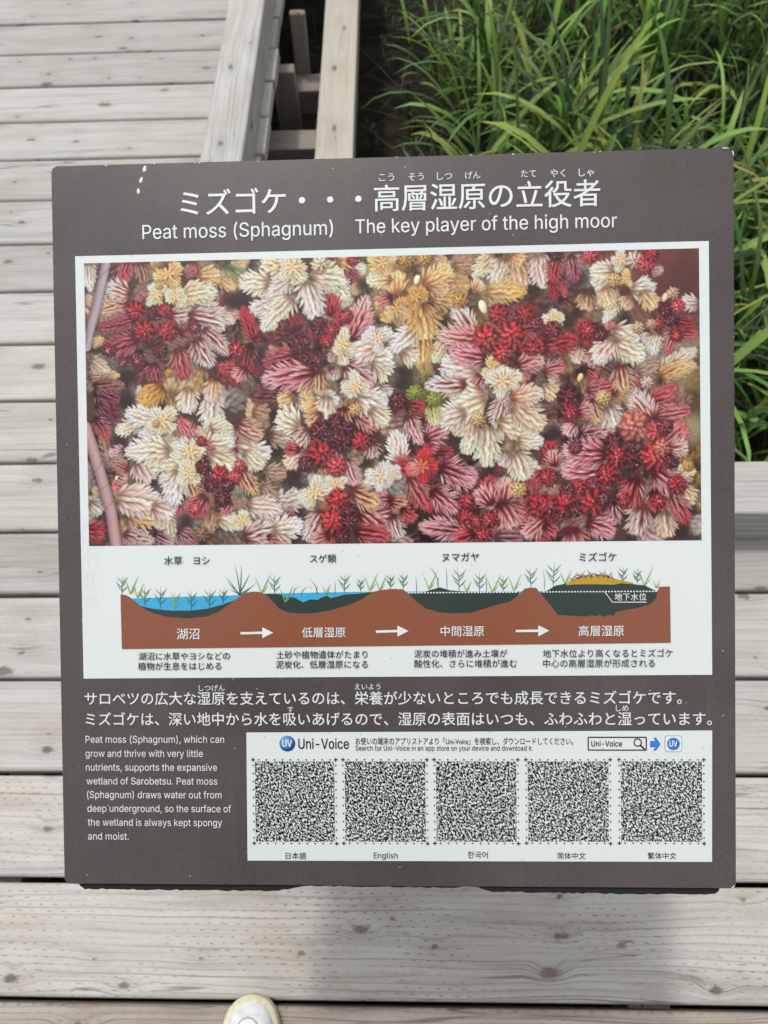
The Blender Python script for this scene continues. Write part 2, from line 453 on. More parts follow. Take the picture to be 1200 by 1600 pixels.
DATA = {"sheet":[205,5657,5783,5662,5798,1888,213,1870],"codesheet":[1684,1381,5796,1398,5790,237,1678,224],"picture":[285,5592,5698,5601,5710,3067,286,3066],"moss":[["S",112,-1,104,63,37,"K","K"],
["S",153,4,162,54,40,"P","B"],
["S",265,37,299,21,30,"B","K"],
["S",110,110,41,126,43,"P","T"],
["S",121,77,59,65,47,"P","W"],
["S",126,154,26,173,40,"K","V"],
["S",132,202,49,234,57,"K","V"],
["S",220,82,271,97,40,"Y","O"],
["S",264,83,356,82,50,"Y","Y"],
["S",306,41,360,42,47,"T","O"],
["S",360,55,404,77,27,"T","O"],
["S",232,140,287,141,43,"P","W"],
["S",287,141,375,173,60,"P","W"],
["S",304,125,402,167,43,"S","P"],
["S",324,182,387,250,43,"P","P"],
["S",296,212,335,280,50,"P","W"],
["S",255,187,303,175,37,"R","V"],
["S",148,236,137,272,37,"D","V"],
["S",185,270,188,324,43,"K","V"],
["S",244,237,263,308,53,"P","R"],
["S",400,287,356,280,33,"K","R"],
["S",12,4,17,78,33,"S","W"],
["S",15,213,53,200,23,"T","O"],
["S",14,260,65,288,33,"S","T"],
["S",26,321,106,322,40,"V","B"],
["S",195,324,160,367,50,"G","G"],
["S",335,316,330,370,40,"O","P"],
["S",13,301,96,295,30,"B","T"],
["S",161,101,148,88,30,"P","V"],["C",224,32,35,"O"],["C",192,85,30,"Y"],["C",243,93,27,"Y"],["U",200,64,12,"O"],["U",137,128,27,"R"],["U",188,135,22,"D"],["U",160,182,30,"R"],["U",221,183,28,"R"],["U",293,175,18,"V"],["U",66,231,18,"V"],["U",100,262,15,"V"],["U",139,259,18,"V"],["U",200,233,22,"D"],["U",223,294,13,"G"],["U",215,129,20,"R"],
["S",526,16,476,11,47,"Y","Y"],
["S",566,37,566,64,33,"W","Y"],
["S",485,58,414,57,53,"W","Y"],
["S",543,53,478,98,47,"W","S"],
["S",535,103,436,137,53,"S","S"],
["S",542,106,466,188,53,"W","Y"],
["S",596,68,612,165,53,"W","W"],
["S",610,45,704,60,57,"W","Y"],
["S",650,65,696,103,47,"W","Y"],
["S",674,13,695,10,37,"O","O"],
["S",701,23,744,38,33,"W","Y"],
["S",694,30,727,64,30,"K","V"],
["S",807,62,747,61,40,"O","Y"],
["S",807,109,770,128,37,"K","O"],
["S",655,149,653,99,43,"R","R"],
["S",708,210,753,98,57,"K","P"],
["S",722,197,743,154,50,"P","K"],
["S",692,193,672,139,43,"R","R"],
["S",449,205,418,117,37,"R","R"],
["S",550,190,524,169,40,"R","R"],
["S",564,184,555,150,40,"R","D"],
["S",621,218,625,175,50,"R","R"],
["S",553,257,471,275,53,"K","V"],
["S",599,298,464,319,67,"K","X"],
["S",514,353,439,359,47,"V","D"],
["S",674,239,690,279,33,"O","W"],
["S",661,246,647,272,23,"P","P"],
["S",768,234,701,243,60,"W","P"],
["S",758,264,804,265,57,"W","W"],
["S",767,281,791,301,57,"W","Y"],
["S",690,286,760,334,60,"P","X"],
["S",697,316,706,363,40,"Y","W"],
["S",620,298,619,352,43,"P","O"],
["S",650,289,660,316,30,"P","W"],
["S",605,361,669,376,43,"S","W"],
["S",548,360,517,373,40,"T","O"],
["S",424,285,403,308,40,"K","P"],
["S",438,228,424,295,43,"D","R"],
["S",592,328,578,358,37,"T","O"],
["S",773,341,799,375,40,"S","W"],
["S",803,142,792,168,30,"G","O"],["C",553,23,38,"Y"],["C",681,226,32,"Y"],["C",772,211,33,"W"],["C",716,337,33,"Y"],["C",788,16,32,"O"],["U",627,15,25,"Y"],["U",711,9,17,"R"],["U",692,156,20,"R"],["U",530,176,18,"D"],["U",621,178,25,"D"],["U",570,224,28,"D"],["U",593,258,23,"D"],["U",620,268,22,"D"],["U",655,189,20,"R"],["U",404,234,23,"R"],["U",641,218,20,"R"],
["S",830,96,824,46,47,"O","O"],
["S",904,78,967,36,53,"O","O"],
["S",910,85,957,92,37,"O","T"],
["S",920,118,1006,123,47,"T","G"],
["S",886,127,902,217,67,"G","O"],
["S",892,210,887,296,47,"G","O"],
["S",829,149,855,196,37,"T","B"],
["S",952,225,914,277,40,"T","Y"],
["S",977,33,1020,28,40,"T","B"],
["S",1026,97,1040,81,40,"T","T"],
["S",1074,6,1020,64,37,"T","Y"],
["S",1100,16,1079,79,47,"T","W"],
["S",1143,21,1145,87,57,"T","T"],
["S",1123,4,1146,21,40,"O","O"],
["S",1062,101,1163,100,50,"Y","G"],
["S",1192,12,1204,95,47,"W","P"],
["S",1021,200,973,136,53,"P","W"],
["S",1041,226,919,204,60,"K","P"],
["S",1047,270,958,251,53,"K","X"],
["S",1140,205,1203,193,40,"K","R"],
["S",1133,248,1202,236,50,"R","R"],
["S",1136,288,1202,276,47,"K","P"],
["S",1123,288,1158,328,43,"P","K"],
["S",1024,296,937,284,63,"W","P"],
["S",1040,316,1009,358,43,"P","K"],
["S",993,338,893,336,53,"P","W"],
["S",1033,355,979,381,53,"Y","W"],
["S",869,196,811,245,50,"W","W"],
["S",841,249,864,269,47,"W","Y"],
["S",1125,370,1201,362,47,"O","P"],
["S",1115,347,1089,383,37,"P","P"],
["S",900,317,894,280,30,"L","B"],
["S",1183,209,1203,187,40,"K","R"],
["S",831,17,855,-6,30,"G","T"],
["S",921,6,951,19,30,"T","T"],["C",873,107,30,"G"],["C",1070,300,32,"O"],["C",1096,330,38,"Y"],["C",823,139,32,"G"],["U",898,12,20,"G"],["U",851,10,22,"G"],["E",877,64,18,"Y"],["U",989,120,22,"G"],["E",1047,137,24,"Y"],["U",1088,158,30,"R"],["U",1154,163,25,"R"],["U",1183,186,22,"V"],["U",1124,172,18,"V"],["U",1173,246,22,"R"],["U",1054,217,35,"Q"],["U",1119,211,37,"Q"],["U",1097,257,27,"Q"],["U",867,356,20,"L"],["U",916,373,20,"L"],
["S",1236,17,1228,82,38,"K","R"],
["S",1277,15,1286,84,38,"X","V"],
["S",1225,75,1234,130,28,"R","R"],
["S",1252,69,1260,121,23,"R","K"],
["S",1378,48,1327,54,45,"W","Y"],
["S",1371,68,1334,88,42,"W","S"],
["S",1368,96,1370,144,42,"Y","T"],
["S",1389,137,1353,188,26,"Y","W"],
["S",1476,61,1510,51,24,"P","P"],
["S",1432,97,1483,102,52,"W","W"],
["S",1456,111,1486,150,42,"Y","O"],
["S",1543,185,1583,193,38,"R","R"],
["S",1532,212,1518,266,38,"P","K"],
["S",1546,216,1596,220,35,"K","K"],
["S",1488,218,1481,271,33,"W","W"],
["S",1478,218,1464,234,31,"S","S"],
["S",1319,214,1305,187,45,"R","R"],
["S",1373,209,1373,185,28,"P","K"],
["S",1390,236,1459,279,55,"W","Y"],
["S",1383,212,1441,234,55,"W","W"],
["S",1373,229,1335,287,49,"W","P"],
["S",1291,248,1287,286,31,"T","P"],
["S",1307,303,1331,314,42,"V","K"],
["S",1317,358,1392,343,42,"P","R"],
["S",1396,298,1409,363,49,"P","O"],
["S",1206,236,1291,228,55,"R","R"],
["S",1206,212,1234,192,42,"K","V"],
["S",1205,301,1253,295,42,"P","K"],
["S",1204,343,1228,371,42,"W","O"],
["S",1300,382,1341,373,42,"P","V"],
["S",1466,405,1422,357,45,"P","P"],
["S",1493,385,1538,345,42,"K","K"],
["S",1456,361,1440,340,31,"V","K"],
["S",1320,108,1313,142,45,"B","T"],
["S",1425,121,1411,141,38,"T","T"],
["S",1335,266,1318,283,35,"K","P"],
["S",1249,323,1225,336,35,"B","S"],
["S",1597,138,1560,138,38,"S","S"],
["S",1511,307,1596,254,42,"T","S"],
["S",1504,321,1596,292,38,"G","T"],
["S",1443,306,1494,293,45,"S","B"],["C",1415,75,21,"O"],["C",1402,25,26,"Y"],["C",1227,171,26,"Y"],["U",1385,76,19,"O"],["U",1436,26,23,"P"],["U",1467,37,24,"K"],["U",1480,13,21,"R"],["U",1324,13,24,"K"],["E",1513,123,17,"P"],["U",1533,113,16,"T"],["U",1513,154,19,"D"],["U",1495,191,17,"R"],["U",1526,181,18,"D"],["U",1547,147,19,"K"],["U",1542,222,17,"R"],["U",1478,190,13,"T"],["U",1445,200,17,"T"],["U",1315,204,24,"R"],["U",1349,215,19,"D"],["U",1227,199,23,"V"],["E",1295,324,16,"O"],["U",1354,376,21,"O"],["U",1467,340,17,"P"],["U",1269,368,29,"D"],["U",1236,4,21,"D"],
["S",26,341,88,363,47,"D","V"],
["S",32,369,87,407,47,"V","D"],
["S",25,412,58,464,40,"V","K"],
["S",194,338,146,377,47,"G","G"],
["S",273,339,269,396,47,"Y","W"],
["S",331,357,336,451,53,"W","W"],
["S",183,418,104,393,50,"W","S"],
["S",138,424,76,447,37,"S","Y"],
["S",203,449,134,453,33,"S","W"],
["S",284,470,248,409,37,"P","K"],
["S",333,441,370,421,37,"W","Y"],
["S",212,493,99,498,60,"W","Y"],
["S",246,517,153,519,60,"W","Y"],
["S",274,484,226,493,40,"W","W"],
["S",325,488,390,475,50,"Y","W"],
["S",331,508,385,549,60,"W","Y"],
["S",397,445,360,451,40,"W","Y"],
["S",272,581,285,622,43,"P","O"],
["S",242,554,227,642,57,"W","W"],
["S",235,581,194,570,37,"S","S"],
["S",133,526,166,570,57,"S","P"],
["S",108,539,57,525,33,"P","B"],
["S",99,495,57,504,30,"S","X"],
["S",86,620,206,641,70,"W","P"],
["S",109,661,174,678,60,"T","O"],
["S",179,641,223,665,53,"W","P"],
["S",7,632,34,653,40,"S","S"],
["S",-9,700,36,714,53,"R","R"],
["S",209,672,221,746,37,"S","Y"],
["S",199,668,184,702,27,"S","S"],
["S",248,618,233,665,40,"V","K"],
["S",306,619,284,669,53,"X","R"],
["S",380,637,363,660,33,"P","K"],
["S",332,660,321,710,43,"T","B"],
["S",349,677,393,691,47,"W","Y"],
["S",101,718,177,739,43,"P","S"],
["S",177,719,225,743,37,"V","S"],
["S",246,706,283,740,43,"S","V"],
["S",100,593,70,586,37,"P","K"],
["S",74,559,101,572,33,"P","T"],
["S",308,481,332,498,33,"P","K"],
["S",396,496,376,515,30,"P","W"],["C",203,419,37,"Y"],["C",274,504,40,"Y"],["C",271,558,32,"Y"],["U",186,425,12,"O"],["U",305,474,15,"R"],["E",77,567,9,"Y"],["U",310,541,23,"D"],["U",354,562,25,"R"],["U",330,589,20,"D"],["U",360,626,23,"D"],["U",392,569,20,"K"],["U",374,593,18,"D"],["U",304,717,20,"B"],["U",285,652,18,"K"],
["S",446,397,479,406,40,"T","B"],
["S",401,435,465,466,53,"P","T"],
["S",400,492,484,514,63,"W","W"],
["S",420,509,467,544,43,"W","Y"],
["S",409,556,449,617,43,"P","O"],
["S",435,641,519,658,50,"W","P"],
["S",515,682,546,672,37,"P","V"],
["S",420,728,495,702,57,"P","W"],
["S",498,712,569,696,53,"W","W"],
["S",481,725,542,739,33,"K","P"],
["S",477,557,528,561,40,"S","B"],
["S",463,597,499,628,40,"S","B"],
["S",503,638,577,622,50,"S","S"],
["S",488,467,536,471,47,"B","S"],
["S",560,434,513,410,57,"W","Y"],
["S",590,451,552,484,47,"P","W"],
["S",562,501,535,494,37,"K","R"],
["S",569,505,528,541,43,"W","T"],
["S",639,365,634,417,47,"W","Y"],
["S",615,378,581,391,40,"O","O"],
["S",621,408,590,431,43,"P","O"],
["S",558,367,584,381,40,"S","P"],
["S",544,364,514,377,37,"T","O"],
["S",682,396,676,433,43,"K","O"],
["S",723,363,786,391,60,"W","W"],
["S",756,401,795,428,47,"W","Y"],
["S",715,413,775,448,47,"P","K"],
["S",633,489,603,495,43,"R","R"],
["S",599,505,575,535,37,"R","V"],
["S",683,533,716,597,43,"P","X"],
["S",751,487,757,517,40,"P","S"],
["S",632,542,635,566,37,"P","T"],
["S",636,563,638,593,27,"Y","Y"],
["S",599,559,598,579,23,"S","S"],
["S",710,520,720,534,27,"T","B"],
["S",620,666,579,740,53,"P","W"],
["S",633,723,599,743,43,"K","P"],
["S",647,720,633,743,40,"K","R"],
["S",702,614,769,644,57,"P","O"],
["S",721,671,798,712,67,"K","X"],
["S",714,714,798,732,53,"R","K"],
["S",799,631,766,631,40,"K","P"],["C",655,593,28,"Y"],["C",601,612,37,"Y"],["C",780,571,35,"W"],["C",407,684,28,"Y"],["U",406,539,18,"K"],["U",712,397,17,"O"],["U",661,429,25,"D"],["U",684,450,25,"D"],["U",674,479,30,"D"],["U",728,480,27,"R"],["U",617,448,25,"D"],["U",623,512,37,"R"],["U",663,546,28,"K"],["U",579,535,20,"D"],["U",665,633,32,"Q"],["U",650,690,35,"Q"],["U",691,660,23,"D"],["U",694,690,25,"D"],["U",673,727,22,"D"],
["S",849,389,889,393,43,"R","R"],
["S",913,387,922,440,37,"L","Y"],
["S",849,425,885,493,43,"P","X"],
["S",885,429,902,433,30,"D","V"],
["S",831,525,818,452,47,"W","P"],
["S",851,509,811,521,40,"P","X"],
["S",898,476,945,450,53,"K","X"],
["S",878,489,921,490,50,"R","K"],
["S",857,549,820,552,47,"R","Q"],
["S",904,549,934,550,43,"D","R"],
["S",918,516,964,514,40,"D","R"],
["S",937,556,1023,587,67,"R","X"],
["S",853,582,909,669,57,"P","R"],
["S",913,616,975,663,57,"R","X"],
["S",802,638,839,645,40,"K","O"],
["S",832,659,862,686,37,"R","K"],
["S",802,682,824,732,43,"P","W"],
["S",1049,634,1066,575,47,"K","R"],
["S",1062,644,1036,611,53,"K","X"],
["S",1095,642,1103,579,47,"K","P"],
["S",1082,645,1009,624,37,"V","X"],
["S",1092,645,1118,698,67,"K","P"],
["S",1155,619,1129,612,40,"K","O"],
["S",988,714,868,702,53,"V","X"],
["S",1014,727,968,733,47,"R","K"],
["S",1077,734,1140,732,53,"S","V"],
["S",1197,686,1147,728,53,"K","P"],
["S",1046,372,972,401,70,"W","Y"],
["S",992,411,939,427,60,"W","S"],
["S",1009,421,965,457,47,"W","T"],
["S",1025,448,1001,517,50,"W","Y"],
["S",1051,452,1053,551,60,"W","Y"],
["S",1099,373,1074,455,47,"P","W"],
["S",1125,370,1201,368,40,"O","P"],
["S",1125,400,1200,451,63,"W","T"],
["S",1091,436,1186,470,60,"Y","W"],
["S",1137,486,1199,487,40,"Y","W"],
["S",1103,512,1093,545,37,"S","S"],
["S",1123,522,1152,583,53,"W","Y"],
["S",1155,569,1179,550,40,"T","W"],
["S",1198,567,1178,586,40,"K","R"],
["S",949,633,903,609,40,"D","R"],
["S",1164,662,1138,679,37,"K","K"],["C",884,546,38,"Q"],["C",807,568,23,"W"],["U",823,378,25,"D"],["U",923,377,15,"L"],["U",1032,428,19,"O"],["U",999,640,23,"R"],["U",998,680,21,"R"],["U",1023,694,17,"R"],["U",1058,688,24,"R"],["U",1044,727,22,"R"],["U",1132,612,22,"O"],["U",1187,653,32,"R"],["U",873,356,18,"L"],
["S",1286,411,1320,405,42,"K","P"],
["S",1320,388,1340,440,42,"P","O"],
["S",1364,402,1384,444,49,"S","W"],
["S",1282,442,1261,469,38,"P","P"],
["S",1299,473,1387,458,42,"V","P"],
["S",1473,432,1426,369,55,"P","P"],
["S",1480,394,1527,368,52,"K","K"],
["S",1493,428,1578,413,49,"P","K"],
["S",1509,501,1564,454,55,"P","K"],
["S",1523,511,1563,508,45,"P","P"],
["S",1353,526,1247,511,66,"R","X"],
["S",1223,527,1216,493,42,"R","R"],
["S",1229,548,1223,514,38,"K","P"],
["S",1345,567,1246,562,69,"K","X"],
["S",1434,592,1412,650,62,"R","K"],
["S",1485,572,1555,614,62,"K","P"],
["S",1484,620,1491,658,55,"R","K"],
["S",1453,661,1432,726,62,"P","S"],
["S",1528,631,1565,703,49,"P","R"],
["S",1504,675,1513,734,49,"S","T"],
["S",1542,580,1580,560,38,"T","Y"],
["S",1555,607,1575,652,42,"T","Y"],
["S",1378,650,1374,701,45,"V","X"],
["S",1316,697,1378,726,55,"K","X"],
["S",1262,718,1268,738,73,"K","P"],
["S",1200,707,1224,721,42,"R","K"],
["S",1221,665,1200,700,42,"R","R"],["U",1266,377,33,"D"],["U",1269,415,23,"R"],["U",1354,378,19,"O"],["U",1432,451,43,"Z"],["U",1489,469,29,"K"],["U",1510,454,23,"V"],["U",1380,492,26,"D"],["U",1390,530,29,"R"],["U",1421,503,17,"D"],["U",1441,506,15,"D"],["U",1427,537,29,"D"],["U",1485,531,38,"Q"],["U",1502,507,23,"Z"],["U",1526,545,19,"D"],["U",1281,504,19,"V"],["U",1362,577,29,"R"],["U",1324,601,23,"V"],["U",1287,607,23,"R"],["U",1212,579,24,"R"],["U",1259,614,21,"D"],["U",1255,655,36,"R"],["U",1279,663,23,"D"],["U",1327,646,40,"R"],["U",1351,639,21,"D"],["U",1204,651,28,"R"],["U",1406,640,18,"R"],["U",1539,604,26,"R"],["U",1492,648,19,"R"],["U",1569,556,16,"G"],["U",1234,686,17,"D"]],"holes":[[106,302,40],[370,260,18],[173,216,20],[393,113,25],[427,107,37],[740,74,27],[649,125,23],[551,133,20],[455,252,37],[949,175,22],[1126,70,22],[1181,97,32],[847,302,27],[840,335,33],[1290,70,35],[1268,179,31],[1411,182,21],[1423,295,19],[1504,338,19],[1289,156,24],[105,363,40],[86,471,37],[197,381,22],[176,580,18],[154,695,23],[260,686,30],[30,667,20],[513,417,40],[501,500,37],[544,575,37],[560,666,30],[737,534,30],[545,733,20],[469,393,23],[965,477,33],[991,511,30],[1056,565,30],[1087,485,23],[885,682,32],[851,709,27],[812,682,20],[963,610,40],[1413,561,24],[1386,626,24],[1464,565,19],[1364,739,24],[1422,747,24],[1551,724,31],[1575,669,21],[1223,469,28]],"stems":[[[[62,-9],[49,45],[29,125],[12,179],[4,219]],27,[176,170,176],[140,120,122],[92,74,76]],[[[-3,432],[13,483],[39,572],[61,657],[74,755]],32,[186,154,148],[158,124,132],[112,78,76]]],"greens":[[371,9,20,60],[371,9,50,55],[374,16,75,40],[384,3,-10,50],[361,9,60,40],[391,26,40,45],[381,22,10,60]],"text":[["ミズゴケ・・・高層湿原の立役者","J",1165,4851,6102,0,"w",0.014,"title_lettering"],["こう","J",2930,3062,6282,0,"w",0.012,"reading_lettering"],["そう","J",3188,3321,6280,0,"w",0.012,"reading_lettering"],["しつ","J",3438,3570,6279,0,"w",0.012,"reading_lettering"],["げん","J",3685,3816,6281,0,"w",0.012,"reading_lettering"],["たて","J",4170,4301,6282,0,"w",0.012,"reading_lettering"],["やく","J",4422,4553,6278,0,"w",0.012,"reading_lettering"],["しゃ","J",4669,4799,6277,0,"w",0.012,"reading_lettering"],["Peat moss (Sphagnum)","L",819,2518,5793,125,"w",0.006,"title_lettering"],["The key player of the high moor","L",2717,4995,5799,121,"w",0.006,"title_lettering"],["水草　ヨシ","J",968,1379,2929,0,"b",0.008,"d_label_lettering"],["スゲ類","J",2277,2511,2936,0,"b",0.008,"d_label_lettering"],["ヌマガヤ","J",3451,3773,2940,0,"b",0.008,"d_label_lettering"],["ミズゴケ","J",4650,4973,2932,0,"b",0.008,"d_label_lettering"],["湖沼","J",1073,1276,2271,0,"w",0.012,"d_label_lettering"],["低層湿原","J",2198,2585,2279,0,"w",0.012,"d_label_lettering"],["中間湿原","J",3430,3811,2284,0,"w",0.012,"d_label_lettering"],["高層湿原","J",4639,5033,2281,0,"w",0.012,"d_label_lettering"],["湖沼に水草やヨシなどの","J",720,1547,2072,0,"b",0.007,"d_caption_lettering"],["植物が生息をはじめる","J",715,1468,1983,0,"b",0.007,"d_caption_lettering"],["土砂や植物遺体がたまり","J",1966,2779,2081,0,"b",0.007,"d_caption_lettering"],["泥炭化、低層湿原になる","J",1959,2781,1993,0,"b",0.007,"d_caption_lettering"],["泥炭の堆積が進み土壌が","J",3195,4015,2085,0,"b",0.007,"d_caption_lettering"],["酸性化、さらに堆積が進む","J",3194,4096,1997,0,"b",0.007,"d_caption_lettering"],["地下水位より高くなるとミズゴケ","J",4327,5456,2083,0,"b",0.007,"d_caption_lettering"],["中心の高層湿原が形成される","J",4326,5300,1995,0,"b",0.007,"d_caption_lettering"],["地下水位","J",4954,5229,2578,0,"w",0.012,"d_label_lettering"],["サロベツの広大な湿原を支えているのは、栄養が少ないところでも成長できるミズゴケです。","J",222,5532,1690,0,"w",0.014,"body_lettering"],["ミズゴケは、深い地中から水を吸いあげるので、湿原の表面はいつも、ふわふわと湿っています。","J",227,5791,1504,0,"w",0.014,"body_lettering"],["しつげん","J",1262,1494,1783,0,"w",0.012,"reading_lettering"],["えいよう","J",2662,2890,1791,0,"w",0.012,"reading_lettering"],["す","J",2059,2111,1588,0,"w",0.012,"reading_lettering"],["しめ","J",4961,5070,1596,0,"w",0.012,"reading_lettering"],["Peat moss (Sphagnum), which can","L",222,1483,1289,63,"w",0.004,"body_lettering"],["grow and thrive with very little","L",220,1289,1161,63,"w",0.004,"body_lettering"],["nutrients, supports the expansive","L",221,1415,1036,63,"w",0.004,"body_lettering"],["wetland of Sarobetsu. Peat moss","L",224,1416,911,63,"w",0.004,"body_lettering"],["(Sphagnum) draws water out from","L",227,1452,787,63,"w",0.004,"body_lettering"],["deep underground, so the surface of","L",228,1537,662,63,"w",0.004,"body_lettering"],["the wetland is always kept spongy","L",229,1453,536,63,"w",0.004,"body_lettering"],["and moist.","L",229,602,409,63,"w",0.004,"body_lettering"],["Uni-Voice","L",2152,2603,1236,90,"b",0.014,"code_lettering"],["お使いの端末のアプリストアより「Uni-Voice」を検索し、ダウンロードしてください。","J",2664,4587,1304,66,"b",0.01,"code_lettering"],["Search for Uni-Voice in an app store on your device and download it.","L",2663,4232,1220,44,"b",0.006,"code_lettering"],["Uni-Voice","L",4746,5012,1258,49,"b",0.022,"code_lettering"],["日本語","J",2023,2208,271,0,"b",0.006,"code_lettering"],["한국어","J",3650,3828,289,0,"b",0.006,"code_lettering"],["简体中文","J",4441,4688,285,0,"b",0.006,"code_lettering"],["繁体中文","J",5231,5479,290,0,"b",0.006,"code_lettering"],["English","L",2814,3028,254,50,"b",0.006,"code_lettering"],["UV","L",2008,2095,1255,61,"w",0.03,"i_logo_lettering"],["UV","L",5424,5490,1259,51,"w",0.03,"i_logo_lettering"]],"water":[[651,2592,1674,2615,1671,2427,1186,2430,758,2492],[1822,2627,2864,2639,2743,2520,1942,2525],[3120,2637,4147,2630,4134,2603,3146,2613],[4284,2629,4388,2636,4388,2607,4299,2608],[5241,2627,5339,2629,5334,2603,5241,2604]],"peat":[[713,2530,861,2497,1024,2480,1186,2479,1349,2496,1484,2530,1660,2594,1671,2393,995,2356,724,2384],[1822,2630,1943,2624,2018,2618,2055,2588,2130,2593,2210,2547,2277,2573,2338,2568,2376,2589,2424,2604,2459,2583,2584,2614,2691,2619,2864,2639,2861,2399,1913,2405],[3133,2616,3266,2625,3332,2646,3425,2672,3517,2645,3622,2636,3727,2625,4121,2625,4119,2397,3170,2403],[4265,2603,4331,2623,4378,2641,4441,2680,4527,2696,4670,2700,4826,2691,4930,2693,4982,2703,5112,2689,5221,2675,5293,2638,5345,2611,5343,2406,4928,2388,4407,2391]],"earth":[565,2625,606,2625,638,2611,686,2576,767,2505,861,2456,996,2423,1185,2409,1348,2427,1456,2469,1538,2527,1620,2586,1701,2636,1761,2646,1822,2643,1878,2619,1942,2552,1995,2492,2075,2457,2208,2446,2342,2453,2476,2479,2610,2518,2744,2573,2824,2634,2891,2649,2957,2657,3014,2662,3099,2656,3159,2610,3225,2541,3304,2484,3409,2452,3541,2441,3699,2445,3805,2476,3910,2510,4042,2541,4095,2580,4174,2656,4226,2664,4273,2661,4330,2589,4408,2491,4460,2422,4616,2410,4720,2407,4759,2418,4788,2407,4824,2420,4863,2401,4908,2422,4941,2409,4968,2445,5033,2458,5163,2481,5266,2512,5313,2561,5340,2664,5435,2665,5440,2172,569,2137],"mound":[4530,2682,4553,2706,4587,2735,4645,2753,4749,2762,4879,2754,5009,2726,5112,2702,5128,2686,5008,2697,4956,2685,4774,2689,4618,2690],"plants":[[578,2622,164,"b","d"],[652,2633,164,"v","l"],[717,2600,138,"v","l"],[786,2524,159,"b","d"],[924,2504,175,"b","d"],[1056,2477,164,"b","l"],[1205,2484,164,"b","d"],[1368,2488,175,"b","d"],[1493,2541,127,"b","d"],[1647,2615,252,"m","d"],[1836,2630,186,"v","l"],[1956,2618,164,"b","d"],[2049,2548,154,"v","l"],[2125,2617,74,"c","d"],[2197,2601,90,"c","d"],[2334,2616,111,"a","d"],[2414,2618,90,"v","l"],[2497,2615,106,"t","d"],[2579,2625,164,"b","d"],[2723,2640,111,"b","d"],[2803,2650,164,"v","l"],[2891,2649,146,"v","l"],[2989,2659,122,"b","d"],[3103,2656,133,"b","d"],[3222,2631,138,"t","d"],[3327,2657,159,"v","l"],[3411,2667,159,"a","d"],[3490,2656,180,"t","d"],[3596,2639,191,"b","d"],[3659,2636,90,"v","l"],[3775,2630,159,"b","d"],[3838,2627,148,"t","d"],[3885,2626,159,"v","l"],[3982,2626,133,"b","d"],[4074,2641,146,"v","l"],[4226,2664,164,"b","d"],[4346,2644,164,"t","d"],[4422,2665,202,"b","d"],[4522,2696,122,"v","l"],[5027,2700,133,"b","d"],[5151,2691,117,"b","d"],[5210,2675,175,"v","l"],[5314,2653,74,"v","l"]],"twigs":[[4587,2741,83,35],[4602,2722,59,145],[4617,2742,72,20],[4631,2732,53,35],[4646,2743,51,160],[4660,2748,77,60],[4675,2758,67,160],[4690,2748,81,35],[4704,2747,82,160],[4719,2750,80,145],[4733,2755,54,35],[4748,2745,52,60],[4762,2755,85,120],[4777,2756,85,160],[4792,2762,74,20],[4806,2761,59,160],[4821,2743,75,120],[4835,2757,71,145],[4850,2749,82,60],[4864,2747,77,120],[4879,2755,81,160],[4893,2738,74,60],[4908,2745,64,145],[4923,2748,78,145],[4937,2743,70,160],[4951,2725,83,120]],"arrows":[[1646,2274,1940,2278],[2856,2282,3146,2287],[4090,2282,4385,2283]],"dots":[[3146,2626,4113,2625],[4331,2626,5332,2624]],"callout":[[4870,2622,4934,2532,5230,2530]],"squares":[[1756,398,2469,1122],[2563,402,3281,1123],[3375,406,4085,1124],[4186,411,4893,1125],[5000,415,5706,1126]],"logo":[2052,1281,71],"searchbox":[4718,1225,5224,1338],"lens":[5149,1293,32],"bluearrow":[5257,1222,5349,1335],"icon":[5382,1208,5535,1355],"drops":[[847,6415,78,63,34],[814,6317,72,60,31],[787,6219,95,54,30]]}
MM = 0.001
def P(l):                                              # flat list of tenths of a millimetre -> points
    return [(l[i] * 1e-4, l[i + 1] * 1e-4) for i in range(0, len(l), 2)]

# white printed sheets
ms, bs, gs = new_mat('white print', (0.655, 0.70, 0.69, 1), 0.24, 0.5)
xo = gs.obj()
u_, v_, w_ = gs.sep(xo)
smudge = gs.noise(gs.comb(gs.mul(u_, 500.0), gs.mul(v_, 60.0), 0.0), 1.0, 4.0, 0.7)
smudge2 = gs.noise(gs.comb(gs.mul(u_, 700.0), gs.mul(v_, 700.0), 0.0), 1.0, 3.0, 0.6)
edge = gs.mul(gs.m('SUBTRACT', 1.0, gs.step(u_, 0.030, 0.048)), gs.step(v_, 0.16, 0.36))
lowp = gs.m('SUBTRACT', 1.0, gs.step(v_, 0.305, 0.34, 0.0, 0.75))
sm = gs.mul(gs.mul(gs.step(smudge2, 0.45, 0.60), gs.step(smudge, 0.38, 0.6)), gs.mul(edge, lowp))
c = gs.mix(gs.mul(sm, 0.75), (0.655, 0.70, 0.69, 1), (0.42, 0.44, 0.43, 1))
sd, sc_ = gs.voro(xo, 70.0)
srr = gs.sep(sc_)
sp = gs.mul(gs.m('SUBTRACT', 1.0, gs.step(sd, 0.025, 0.075)), gs.step(srr[0], 0.93, 0.94))
c = gs.mix(gs.mul(sp, 0.6), c, (0.30, 0.30, 0.29, 1))
gs.put(bs.inputs['Base Color'], c)
M_WHITE = ms

